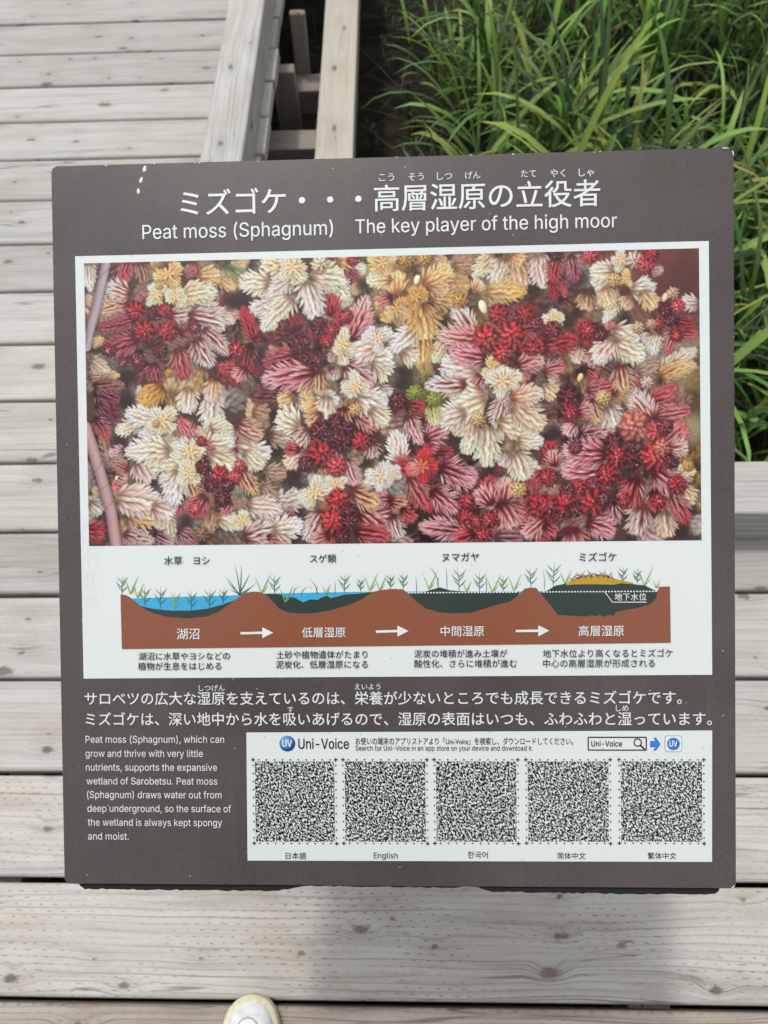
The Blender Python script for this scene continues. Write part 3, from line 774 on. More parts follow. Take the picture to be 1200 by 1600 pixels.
M_INKW = plain('white ink', (0.69, 0.71, 0.715, 1), 0.26, 0.5, 0.05)
M_INKB = plain('black ink', (0.012, 0.012, 0.013, 1), 0.26, 0.5, 0.1)
M_EARTH = plain('printed brown earth', rgb(146, 88, 64, 0.82), 0.26, 0.5, 0.13, 700)
M_PEAT = plain('printed dark peat', rgb(50, 64, 60, 0.85), 0.26, 0.5, 0.15, 700)
M_WATER = plain('printed blue water', rgb(66, 172, 220, 0.86), 0.26, 0.5, 0.05, 300)
M_MOUND = plain('printed ochre moss', rgb(196, 160, 55, 0.80), 0.26, 0.5, 0.12, 500)
M_TWIG = plain('printed red brown twig', rgb(140, 80, 50, 0.80), 0.26, 0.5, 0.15, 300)
M_GDARK = plain('printed dark green', rgb(60, 125, 85, 0.80), 0.26, 0.5, 0.15, 300)
M_GLIGHT = plain('printed light green', rgb(140, 185, 80, 0.80), 0.26, 0.5, 0.15, 300)
M_LOGO = plain('printed blue', rgb(45, 125, 205, 0.80), 0.26, 0.5, 0.2, 120)
M_GREY = plain('printed grey', rgb(170, 175, 178, 0.80), 0.26, 0.5, 0.05)

sheet = flat('photo_sheet', P(DATA['sheet']), M_WHITE, FACE + 0.0002)
codes = flat('code_sheet', P(DATA['codesheet']), M_WHITE, FACE + 0.0002)

# ------------------------------------------------------------------ lettering
GLYPH = {" ":[188,[]],"(":[273,[[[89,207,92,264,101,324,107,354,114,384,122,413,132,441,153,494,177,539,236,539,212,485,191,428,174,370,161,313,154,258,151,207,154,161,160,115,172,67,188,16,198,-10,209,-38,222,-66,236,-96,177,-96,156,-59,139,-21,124,16,111,55,102,93,95,131,90,169]]]],")":[273,[[[37,-96,52,-66,64,-37,76,-9,86,18,102,69,113,116,120,162,122,207,119,258,112,313,99,370,82,428,62,485,37,539,97,539,121,494,142,441,151,413,159,384,167,354,173,323,181,264,184,207,183,168,178,130,171,92,161,53,149,15,134,-22,117,-59,97,-96]]]],",":[188,[[[38,-119,68,71,137,71,84,-119]]]],"-":[453,[[[337,244,337,188,114,188,114,244]]]],".":[188,[[[95,-4,78,-1,63,9,53,24,50,41,53,59,63,73,78,83,95,87,113,83,128,73,138,59,141,41,138,24,128,9,113,-1]]]],"E":[419,[[[60,0,60,509,372,509,372,452,125,452,125,286,355,286,355,229,125,229,125,57,375,57,375,0]]]],"J":[396,[[[185,-7,124,3,75,33,57,55,44,81,36,111,33,145,33,173,98,173,98,145,104,104,122,74,149,56,185,50,220,56,248,74,266,104,272,145,272,509,336,509,336,145,334,111,326,81,313,55,294,33,246,3]]]],"P":[445,[[[125,186,125,0,60,0,60,509,235,509,289,503,332,487,366,462,390,430,404,391,409,348,404,304,390,265,366,233,332,207,289,191,235,186],[125,242,233,242,269,246,297,256,318,272,333,294,342,319,344,348,342,376,333,402,318,423,297,439,268,449,232,452,125,452]],[[125,242,125,186,109,186,109,242]]]],"S":[447,[[[224,-9,172,-4,128,9,91,31,64,60,46,96,38,137,104,137,110,110,123,88,142,71,166,59,194,52,224,49,257,52,286,60,311,74,329,92,341,114,346,139,342,161,332,179,316,193,296,205,272,214,245,222,184,239,128,260,86,289,60,326,52,372,58,413,75,448,102,476,138,498,180,511,227,516,275,511,316,498,351,476,377,449,394,415,401,378,337,378,326,412,302,437,267,453,225,459,194,456,167,448,145,435,129,418,118,398,115,376,119,352,131,334,148,319,169,308,191,300,212,293,264,279,287,272,312,264,336,252,359,238,379,220,395,198,405,171,408,139,403,99,386,64,360,34,323,11,278,-4]]]],"T":[449,[[[32,452,32,509,417,509,417,452,257,452,257,0,193,0,193,452]]]],"U":[517,[[[259,-8,203,-2,154,15,114,43,85,80,66,124,60,173,60,509,124,509,124,178,128,144,141,113,160,87,187,68,220,56,259,52,298,56,331,68,357,87,377,113,389,144,393,178,393,509,457,509,457,173,451,124,433,80,403,43,363,15,315,-2]]]],"V":[480,[[[241,53,252,90,267,138,279,176,290,206,395,509,463,509,278,0,204,0,16,509,84,509,192,206,203,176,215,137,230,89]],[[241,53,248,31,235,31]]]],"a":[389,[[[160,-9,126,-5,94,5,68,22,48,45,35,73,30,108,34,138,43,161,58,179,78,193,100,203,125,211,152,216,178,220,209,224,234,227,252,230,265,235,273,243,276,255,276,257,273,279,267,297,256,311,240,322,220,329,196,331,171,329,149,322,132,313,118,301,107,288,100,274,41,291,57,322,79,346,104,364,133,375,163,382,194,384,215,383,239,379,263,372,286,360,306,343,322,320,333,290,337,251,337,0,277,0,277,52,272,52,264,38,252,25,236,12,215,1,190,-6],[170,45,202,49,228,59,248,74,263,93,272,115,276,138,276,190,259,182,246,179,231,176,216,173,200,171,175,168,154,164,134,159,117,150,103,139,95,124,92,105,94,87,102,72,114,61,130,52,149,47]]]],"b":[424,[[[229,-8,198,-5,172,4,153,17,138,31,127,46,118,59,112,59,112,0,53,0,53,509,114,509,114,319,118,319,127,331,137,346,152,360,171,373,197,381,229,384,274,378,313,361,345,332,370,293,385,245,390,189,385,133,370,84,346,45,313,16,274,-2],[220,47,253,51,279,66,301,88,316,117,325,151,328,189,325,227,316,261,301,290,280,311,253,325,220,330,188,325,161,312,140,291,125,263,116,229,113,189,116,150,125,115,140,86,162,65,188,51]]]],"c":[396,[[[207,-8,159,-2,117,16,82,46,56,85,40,133,34,187,40,243,56,291,82,330,117,360,159,378,207,384,234,383,260,377,284,368,305,356,324,341,340,322,353,301,362,277,303,262,298,276,290,289,281,301,270,311,257,319,242,325,226,329,207,330,173,325,145,310,124,287,108,258,99,224,96,187,99,151,108,117,124,89,145,66,173,51,207,46,226,48,243,52,258,58,271,66,282,76,292,89,299,102,304,117,363,102,354,78,341,56,325,37,306,21,285,9,261,-1,235,-6]]]],"d":[424,[[[195,-8,151,-2,111,16,79,45,55,84,39,133,34,189,39,245,55,293,79,332,112,361,151,378,196,384,228,381,253,373,272,360,287,346,298,331,306,319,311,319,311,509,372,509,372,0,313,0,313,59,307,59,298,46,287,31,272,17,252,4,227,-5],[205,47,236,51,263,65,284,86,299,115,309,150,312,189,309,229,300,263,284,291,263,312,237,325,205,330,172,325,145,311,124,290,108,261,99,227,96,189,99,151,109,117,124,88,145,66,172,51]]]],"e":[404,[[[97,169,100,139,110,106,128,80,151,61,179,50,212,46,234,48,254,53,271,61,285,73,297,88,306,105,365,91,353,63,335,39,311,19,283,4,249,-5,212,-8,161,-2,117,16,82,46,56,85,40,132,34,187,39,242,55,290,81,329,115,359,157,378,205,384,236,382,266,374,294,361,319,341,341,315,357,282,368,242,371,194,371,169],[97,221,308,221,307,237,298,269,283,294,263,314,237,326,205,330,173,326,146,313,125,294,109,270,99,241]],[[97,221,96,211,96,178,97,169,75,169,75,221]],[[308,221,338,221,310,202]]]],"f":[254,[[[81,0,81,432,84,461,96,486,113,505,135,519,161,527,187,530,207,529,222,527,234,524,243,521,227,468,215,472,206,473,195,474,171,470,154,460,145,443,142,419,142,0]],[[228,379,228,327,6,327,6,379]]]],"g":[425,[[[207,-151,168,-148,134,-140,105,-127,82,-110,64,-91,51,-69,101,-41,110,-53,122,-66,136,-78,154,-88,178,-95,207,-97,249,-92,282,-75,304,-47,311,-6,311,68,306,68,298,56,287,41,272,28,252,16,227,8,195,5,152,10,113,27,80,53,55,90,39,136,34,191,39,246,55,293,80,332,112,361,152,378,196,384,228,382,253,373,273,360,288,346,299,331,308,319,313,319,313,379,372,379,372,-9,367,-54,350,-90,324,-117,291,-136,251,-147],[205,59,237,63,264,75,285,95,300,121,309,154,312,193,309,231,300,264,285,291,264,312,237,325,205,330,172,325,145,312,124,290,109,262,99,229,96,193,99,155,109,123,124,96,145,76,172,63]]]],"h":[410,[[[114,312,124,332,152,362,187,379,227,384,264,380,295,369,321,349,341,321,353,285,357,240,357,0,296,0,296,235,290,275,273,304,246,323,210,329,184,326,161,317,141,303,126,283,117,257,114,227,114,0,53,0,53,509,114,509]],[[114,312,114,287,102,287]]]],"i":[167,[[[53,0,53,379,114,379,114,0]],[[84,443,67,446,54,455,44,468,41,483,44,499,54,512,67,521,84,524,100,521,114,512,123,499,126,483,123,468,114,455,100,446]]]],"k":[381,[[[53,0,53,509,114,509,114,0]],[[294,0,148,186,191,229,372,0]],[[110,137,110,212,121,212,284,379,360,379,184,199,177,199]]]],"l":[189,[[[139,-2,101,3,74,20,58,47,53,84,53,509,114,509,114,99,115,77,120,62,130,54,146,52,160,53,170,54,181,3,162,-1,151,-2]]]],"m":[610,[[[317,308,322,321,337,343,357,361,381,375,407,383,437,386,468,383,497,372,522,354,541,328,553,296,557,255,557,0,496,0,496,254,490,289,473,313,447,326,419,330,395,328,374,320,358,307,345,290,338,270,335,247,335,0,274,0,274,260,269,288,253,311,229,326,199,330,178,328,158,320,140,307,126,289,117,266,114,238,114,0,53,0,53,379,112,379,112,306,118,323,132,346,151,363,172,376,195,384,219,386,257,380,287,361,309,331]],[[317,308,321,295,312,295]],[[112,306,112,295,108,295]]]],"n":[410,[[[112,307,124,332,152,362,187,379,227,384,264,380,295,369,321,349,341,321,353,285,357,240,357,0,296,0,296,235,290,275,273,304,246,323,210,329,184,326,161,317,141,303,126,283,117,257,114,227,114,0,53,0,53,379,112,379]],[[112,307,112,287,102,287]]]],"o":[415,[[[207,-8,159,-2,117,16,82,46,56,85,40,133,34,187,40,243,56,291,82,330,117,360,159,378,207,384,256,378,299,360,333,330,359,291,376,243,381,187,376,133,359,85,333,46,299,16,256,-2],[207,46,242,51,270,66,292,89,307,117,316,151,319,187,316,224,307,258,292,287,270,310,242,325,207,330,173,325,145,310,124,287,108,258,99,224,96,187,99,151,108,117,124,89,145,66,173,51]]]],"p":[424,[[[53,-143,53,379,112,379,112,319,118,319,126,331,137,346,152,360,171,373,197,381,229,384,274,378,313,361,345,332,370,293,385,245,390,189,385,133,370,84,346,45,313,16,274,-2,229,-8,198,-5,173,4,153,17,138,31,127,46,118,59,114,59,114,-143],[220,47,253,51,279,66,301,88,316,117,325,151,328,189,325,227,316,261,301,290,280,311,253,325,220,330,188,325,161,312,140,291,125,263,116,229,113,189,116,150,125,115,140,86,162,65,188,51]]]],"r":[259,[[[53,0,53,379,112,379,112,321,115,321,130,347,152,367,181,380,213,385,229,384,243,384,243,322,230,324,219,325,207,326,182,323,159,315,140,301,126,284,117,262,114,237,114,0]]]],"s":[365,[[[182,-8,145,-5,112,3,84,18,62,38,45,63,36,94,94,107,105,79,124,60,150,49,181,45,217,50,244,62,262,81,268,103,265,121,254,136,237,147,212,155,149,170,104,186,72,208,53,237,47,274,51,305,65,332,87,354,115,370,149,381,187,384,223,381,254,372,279,358,299,339,314,316,324,290,268,277,258,298,243,316,219,328,187,333,156,329,131,317,114,299,109,277,112,258,124,243,144,232,172,223,229,209,275,194,306,171,325,142,331,107,326,75,312,47,290,24,260,6,223,-5]]]],"t":[227,[[[65,471,126,471,126,98,128,76,136,61,150,53,170,50,185,51,202,54,213,2,203,-1,192,-3,180,-4,168,-4,125,2,92,21,72,52,65,93]],[[204,379,204,327,6,327,6,379]]]],"u":[410,[[[298,73,286,47,257,17,222,0,182,-5,146,-1,115,11,89,31,69,59,57,95,53,139,53,379,114,379,114,144,119,105,137,75,164,56,200,50,226,53,249,62,268,77,283,97,293,122,296,153,296,379,357,379,357,0,298,0]],[[298,73,298,92,307,92]]]],"v":[389,[[[195,57,203,87,213,121,224,155,305,379,371,379,226,0,163,0,17,379,84,379,165,155,177,121,187,87]],[[195,57,196,53,206,21,184,21,194,53]]]],"w":[567,[[[284,309,277,280,270,252,263,225,255,198,248,172,199,0,138,0,23,379,87,379,133,214,143,177,154,137,165,91,170,66,175,90,186,135,196,176,206,214,252,379,316,379,362,214,371,176,382,136,392,91,397,67,402,90,413,135,423,176,434,214,480,379,545,379,429,0,368,0,319,172,305,225,297,252,291,280]],[[284,309,277,338,291,338]],[[397,67,402,41,391,41]],[[170,66,175,41,165,41]]]],"x":[379,[[[189,155,178,136,165,112,148,85,91,0,21,0,155,195,29,379,100,379,147,306,164,279,179,253,191,232,202,253,216,279,233,306,282,379,352,379,224,192,358,0,287,0,231,85,214,112,200,136]],[[189,155,187,159,173,182,205,182,191,159]],[[191,232,193,229,207,206,175,206,190,229]],[[155,195,171,218,171,171]],[[224,192,209,169,209,214]]]],"y":[389,[[[194,59,202,87,212,121,224,155,305,379,371,379,204,-58,191,-85,177,-107,159,-124,139,-136,117,-143,91,-145,77,-145,65,-143,47,-139,61,-86,71,-87,88,-90,104,-89,118,-84,130,-74,141,-58,151,-36,163,-1,17,379,84,379,165,155,177,121,187,87]],[[194,59,196,53,206,21,184,21,193,53]]]]}
RES = 4

def curve_mesh(c):
    c.dimensions = '2D'
    c.fill_mode = 'FRONT'
    o = bpy.data.objects.new('lettering', c)
    COL.objects.link(o)
    bpy.context.view_layer.update()
    me = bpy.data.meshes.new_from_object(o.evaluated_get(bpy.context.evaluated_depsgraph_get()))
    bpy.data.objects.remove(o)
    bpy.data.curves.remove(c)
    return me

def text_mesh(s, kind):
    if kind == 'J':
        c = bpy.data.curves.new('lettering', 'FONT')
        c.body = s
        c.resolution_u = RES
        return curve_mesh(c)
    bm = bmesh.new()
    for layer in range(5):                             # strokes that cross lie a hair above one another
        c = bpy.data.curves.new('lettering', 'CURVE')
        x = 0.0
        for ch in s:
            adv, groups = GLYPH[ch]
            for q in (groups[layer] if layer < len(groups) else ()):
                k = len(q) // 2
                spl = c.splines.new('POLY')
                spl.points.add(k - 1)
                for i in range(k):
                    spl.points[i].co = (x + q[2 * i] / 1000, q[2 * i + 1] / 1000, 0, 1)
                spl.use_cyclic_u = True
            x += adv / 1000
        if not len(c.splines):
            bpy.data.curves.remove(c)
            continue
        me = curve_mesh(c)
        k = len(bm.verts)
        bm.from_mesh(me)
        bpy.data.meshes.remove(me)
        bm.verts.ensure_lookup_table()
        for v in bm.verts[k:]: v.co.z = layer
    me = bpy.data.meshes.new('lettering')
    bm.to_mesh(me)
    bm.free()
    return me

INK = {'w': M_INKW, 'b': M_INKB}
def letter(item):
    # [string, kind, u0, u1, v, height, ink, bold, name]; J: v is the middle, L: v is the baseline, all in 0.1 mm
    s, kind, u0, u1, v, hgt, ink, bold, name = item
    me = text_mesh(s, kind)
    co = np.empty(len(me.vertices) * 3)
    me.vertices.foreach_get('co', co)
    co = co.reshape(-1, 3)
    x0, x1 = co[:, 0].min(), co[:, 0].max()
    sx = (u1 - u0) * 1e-4 / (x1 - x0)
    co[:, 0] = u0 * 1e-4 + (co[:, 0] - x0) * sx
    if kind == 'J':
        y0, y1 = co[:, 1].min(), co[:, 1].max()
        sy = sx if hgt <= 0 else hgt * 1e-4 / (y1 - y0)
        co[:, 1] = v * 1e-4 + (co[:, 1] - (y0 + y1) / 2) * sy
    else:
        co[:, 1] = v * 1e-4 + co[:, 1] * (hgt * 1e-4 / 0.509)
    co[:, 2] = co[:, 2] * 5e-6 if kind == 'L' else 0
    me.vertices.foreach_set('co', co.ravel())
    me.update()
    if bold > 0:                                       # heavier strokes: shifted copies a hair apart
        d = bold * (sy if kind == 'J' else hgt * 1e-4 / 0.509)
        bm = bmesh.new()
        for q, (ox, oy) in enumerate(((-.5, -.5), (.5, -.5), (-.5, .5), (.5, .5), (0, 0))):
            k = len(bm.verts)
            bm.from_mesh(me)
            bm.verts.ensure_lookup_table()
            for vv in bm.verts[k:]:
                vv.co += Vector((ox * d, oy * d, q * 3e-5))
        bm.to_mesh(me)
        bm.free()
    me.materials.clear()
    o = link(name, me, INK[ink])
    if name.startswith('d_'): on_board(o, FACE + 0.0012, sheet)
    elif name.startswith('i_'): on_board(o, FACE + 0.0009, codes)
    elif name == 'code_lettering': on_board(o, FACE + 0.0005, codes)
    else: on_board(o, FACE + 0.0005)
    o.name = name.replace('d_', '').replace('i_', '')
    return o
for it in DATA['text']:
    letter(it)

# ------------------------------------------------------------------ the printed diagram
dz = FACE + 0.0004
class Strokes:
    def __init__(self): self.v, self.f = [], []
    def line(self, pts, w0, w1):
        n = len(pts)
        b = len(self.v)
        for i, (x, y) in enumerate(pts):
            a = pts[max(0, i - 1)]; c = pts[min(n - 1, i + 1)]
            dx, dy = c[0] - a[0], c[1] - a[1]
            L = math.hypot(dx, dy) or 1e-9
            w = (w0 + (w1 - w0) * i / max(1, n - 1)) / 2
            self.v += [(x - dy / L * w, y + dx / L * w, 0), (x + dy / L * w, y - dx / L * w, 0)]
        for i in range(n - 1):
            k = b + 2 * i
            self.f.append((k, k + 1, k + 3, k + 2))
    def leaf(self, x, y, ang, L, w, bend=0.0):
        pts = []
        for i in range(7):
            t = i / 6
            a = ang + bend * t
            pts.append((x, y))
            x += math.cos(a) * L / 6; y += math.sin(a) * L / 6
        n = len(pts); b = len(self.v)
        for i, (px, py) in enumerate(pts):
            a = pts[max(0, i - 1)]; c = pts[min(n - 1, i + 1)]
            dx, dy = c[0] - a[0], c[1] - a[1]
            q = math.hypot(dx, dy) or 1e-9
            t = i / 6
            ww = w / 2 * (0.35 + 1.1 * math.sin(math.pi * min(1, t * 0.85 + 0.1))) * (1 - t * 0.75)
            self.v += [(px - dy / q * ww, py + dx / q * ww, 0), (px + dy / q * ww, py - dx / q * ww, 0)]
        for i in range(n - 1):
            k = b + 2 * i
            self.f.append((k, k + 1, k + 3, k + 2))
    def build(self, name, mat, n, parent=None):
        return on_board(mesh_obj(name, self.v, self.f, mat), n, parent)
for pl in DATA['water']: flat('printed_water', P(pl), M_WATER, dz, sheet)
for pl in DATA['peat']: flat('printed_peat', P(pl), M_PEAT, dz + 0.0001, sheet)
flat('printed_mound', P(DATA['mound']), M_MOUND, dz + 0.0002, sheet)
flat('printed_earth', P(DATA['earth']), M_EARTH, dz + 0.0003, sheet)
rp = random.Random(3)
for x, y, h, kind, colr in DATA['plants']:
    x *= 1e-4; y *= 1e-4; h *= 1e-4
    S = Strokes()
    w = 0.00052; h *= 1.12
    if kind == 'b':                                    # branched
        S.leaf(x, y, rad(90), h, w * 1.1, rp.uniform(-.2, .2))
        for q in range(3):
            S.leaf(x, y + h * (0.18 + 0.2 * q), rad(90 + (52 if q % 2 else -52)), h * 0.46, w * 1.4, (-0.35 if q % 2 else 0.35))
            S.leaf(x, y + h * (0.24 + 0.2 * q), rad(90 - (48 if q % 2 else -48)), h * 0.36, w * 1.2, (0.35 if q % 2 else -0.35))
    elif kind == 'v':                                  # two or three blades
        S.leaf(x, y, rad(62), h, w * 1.7, 0.1)
        S.leaf(x, y, rad(105), h * 0.85, w * 1.5, 0.25)
        S.leaf(x, y, rad(40), h * 0.5, w * 1.2, 0.4)
    elif kind == 'a':                                  # arching blade
        S.leaf(x, y, rad(88), h * 1.25, w * 1.3, 1.1)
        S.leaf(x, y, rad(95), h * 0.6, w, -0.4)
    elif kind == 'c':                                  # hook
        S.leaf(x, y, rad(92), h * 1.3, w, -1.9)
    elif kind == 'm':                                  # big clump
        for a, k in ((140, .62), (120, .75), (95, 1.0), (85, .95), (60, .8), (40, .6), (150, .4), (30, .42)):
            S.leaf(x + rp.uniform(-.002, .002), y, rad(a), h * k, w * 1.5, rp.uniform(-.25, .25))
    else:
        S.leaf(x, y, rad(90), h, w, rp.uniform(-.2, .2))
    S.build('printed_plant', M_GDARK if colr == 'd' else M_GLIGHT, dz + (0.0004 if colr == 'd' else 0.0005), sheet)
S = Strokes()
for x, y, L, a in DATA['twigs']:
    S.leaf(x * 1e-4, y * 1e-4, rad(a), L * 1e-4, 0.0006, rp.uniform(-.5, .5))
S.build('printed_twigs', M_TWIG, dz + 0.0004, sheet)
for x0, y0, x1, y1 in DATA['arrows']:
    x0, y0, x1, y1 = (q * 1e-4 for q in (x0, y0, x1, y1))
    hd = 0.0098
    S = Strokes()
    S.line([(x0, y0), (x1 - hd, y1)], 0.0021, 0.0021)
    b = len(S.v)
    S.v += [(x1 - hd, y1 - 0.0049, 0), (x1, y1, 0), (x1 - hd, y1 + 0.0049, 0)]
    S.f.append((b, b + 1, b + 2))
    S.build('printed_arrow', M_INKW, dz + 0.0006, sheet)
for x0, y0, x1, y1 in DATA['dots']:                    # dotted water-table lines
    n = int((x1 - x0) * 1e-4 / 0.0027)
    S = Strokes()
    for i in range(n):
        t0, t1 = i / n, (i + 0.58) / n
        S.line([((x0 + (x1 - x0) * t0) * 1e-4, (y0 + (y1 - y0) * t0) * 1e-4), ((x0 + (x1 - x0) * t1) * 1e-4, (y0 + (y1 - y0) * t1) * 1e-4)], 0.0011, 0.0011)
    S.build('water_table_line', M_INKW, dz + 0.0006, sheet)
for q in DATA['callout']:
    S = Strokes()
    S.line(P(q), 0.0007, 0.0007)
    S.build('callout_line', M_INKW, dz + 0.0007, sheet)

# ------------------------------------------------------------------ voice-code squares, logo, search box
mc, bc, gc = new_mat('speckled code print', (0.5, 0.5, 0.5, 1), 0.26, 0.5)
xo = gc.obj()
cu, cv, cw = gc.sep(xo)
n1 = gc.noise(gc.comb(gc.mul(gc.add(cu, gc.mul(cv, 0.55)), 640.0), gc.mul(gc.sub(cv, gc.mul(cu, 0.35)), 430.0), 0.0), 1.0, 2.0, 0.6, 0.4)
gc.put(bc.inputs['Base Color'], gc.mix(gc.step(n1, 0.455, 0.495), (0.655, 0.70, 0.69, 1), (0.015, 0.015, 0.016, 1)))
for sq in DATA['squares']:
    x0, y0, x1, y1 = (q * 1e-4 for q in sq)
    sqo = flat('code_square', [(x0, y0), (x1, y0), (x1, y1), (x0, y1)], mc, FACE + 0.0004, codes)
    S = Strokes()
    rr = random.Random(int(sq[0]))
    m = 0.0015
    k = 10
    for i in range(k):
        t = (i + 0.5) / k
        for (px, py, dx, dy) in ((x0 + (x1 - x0) * t, y1 + m, 1, 0), (x0 + (x1 - x0) * t, y0 - m, 1, 0), (x0 - m, y0 + (y1 - y0) * t, 0, 1), (x1 + m, y0 + (y1 - y0) * t, 0, 1)):
            q = 0.0009
            S.line([(px - dx * q, py - dy * q), (px + dx * q, py + dy * q)], 0.0005, 0.0005)
            S.line([(px - dy * q * .8, py - dx * q * .8), (px + dy * q * .8, py + dx * q * .8)], 0.0006, 0.0006)
    for px, py in ((x0 - m, y1 + m), (x1 + m, y1 + m), (x0 - m, y0 - m), (x1 + m, y0 - m)):
        S.line([(px - 0.0018, py), (px + 0.0018, py)], 0.0009, 0.0009)
        S.line([(px, py - 0.0018), (px, py + 0.0018)], 0.0009, 0.0009)
    S.build('code_ticks', M_INKB, FACE + 0.0006, codes)

def disc(cx, cy, r, k=40, a0=0, a1=360):
    return [(cx + r * math.cos(rad(a0 + (a1 - a0) * i / k)), cy + r * math.sin(rad(a0 + (a1 - a0) * i / k))) for i in range(k)]
lx, ly, lr = (q * 1e-4 for q in DATA['logo'])
ml, bl_, gl = new_mat('printed blue ball', (0.1, 0.4, 0.7, 1), 0.26, 0.5)
cu, cv, cw = gl.sep(gl.obj())
dd = gl.m('SQRT', gl.add(gl.m('POWER', gl.sub(cu, lx - 0.25 * lr), 2.0), gl.m('POWER', gl.sub(cv, ly + 0.3 * lr), 2.0)))
gl.put(bl_.inputs['Base Color'], gl.mix(gl.step(dd, 0.1 * lr, 1.25 * lr), rgb(125, 190, 235, .80), rgb(20, 70, 150, .80)))
flat('logo_ball', disc(lx, ly, lr), ml, FACE + 0.0004, codes)
bx = [q * 1e-4 for q in DATA['searchbox']]
S = Strokes()
lw = 0.0011
S.line([(bx[0], bx[1]), (bx[2], bx[1])], lw, lw); S.line([(bx[0], bx[3]), (bx[2], bx[3])], lw, lw)
S.line([(bx[0], bx[1]), (bx[0], bx[3])], lw, lw); S.line([(bx[2], bx[1]), (bx[2], bx[3])], lw, lw)
S.build('search_box', M_INKB, FACE + 0.0004, codes)
S = Strokes()
mx, my, mr = (q * 1e-4 for q in DATA['lens'])
ring = disc(mx, my, mr, 28); S.line(ring + ring[:2], 0.0010, 0.0010)
S.line([(mx + mr * .7, my - mr * .7), (mx + mr * 1.9, my - mr * 1.9)], 0.0014, 0.0014)
S.build('search_glass', M_INKB, FACE + 0.0006, codes)
ax0, ay0, ax1, ay1 = (q * 1e-4 for q in DATA['bluearrow'])
ym = (ay0 + ay1) / 2; xm = ax0 + (ax1 - ax0) * 0.42; hh = (ay1 - ay0) / 2
flat('blue_arrow', [(ax0, ym - hh * .5), (xm + .0008, ym - hh * .5), (xm - .0012, ym - hh), (ax1 - .004, ym - hh), (ax1, ym), (ax1 - .004, ym + hh), (xm - .0012, ym + hh), (xm + .0008, ym + hh * .5), (ax0, ym + hh * .5)], M_LOGO, FACE + 0.0004, codes)
ix0, iy0, ix1, iy1 = (q * 1e-4 for q in DATA['icon'])
pts = [(ix0 + x, iy0 + y) for x, y in rounded(ix1 - ix0, iy1 - iy0, 0.0026)]
flat('app_icon', pts, M_GREY, FACE + 0.0004, codes)
pts = [(ix0 + .0006 + x, iy0 + .0006 + y) for x, y in rounded(ix1 - ix0 - .0012, iy1 - iy0 - .0012, 0.0022)]
flat('app_icon', pts, plain('printed pale grey', (0.70, 0.73, 0.74, 1), 0.26, 0.5, 0.04), FACE + 0.0006, codes)
flat('app_icon', disc((ix0 + ix1) / 2, (iy0 + iy1) / 2, (ix1 - ix0) * .36), M_LOGO, FACE + 0.0008, codes)

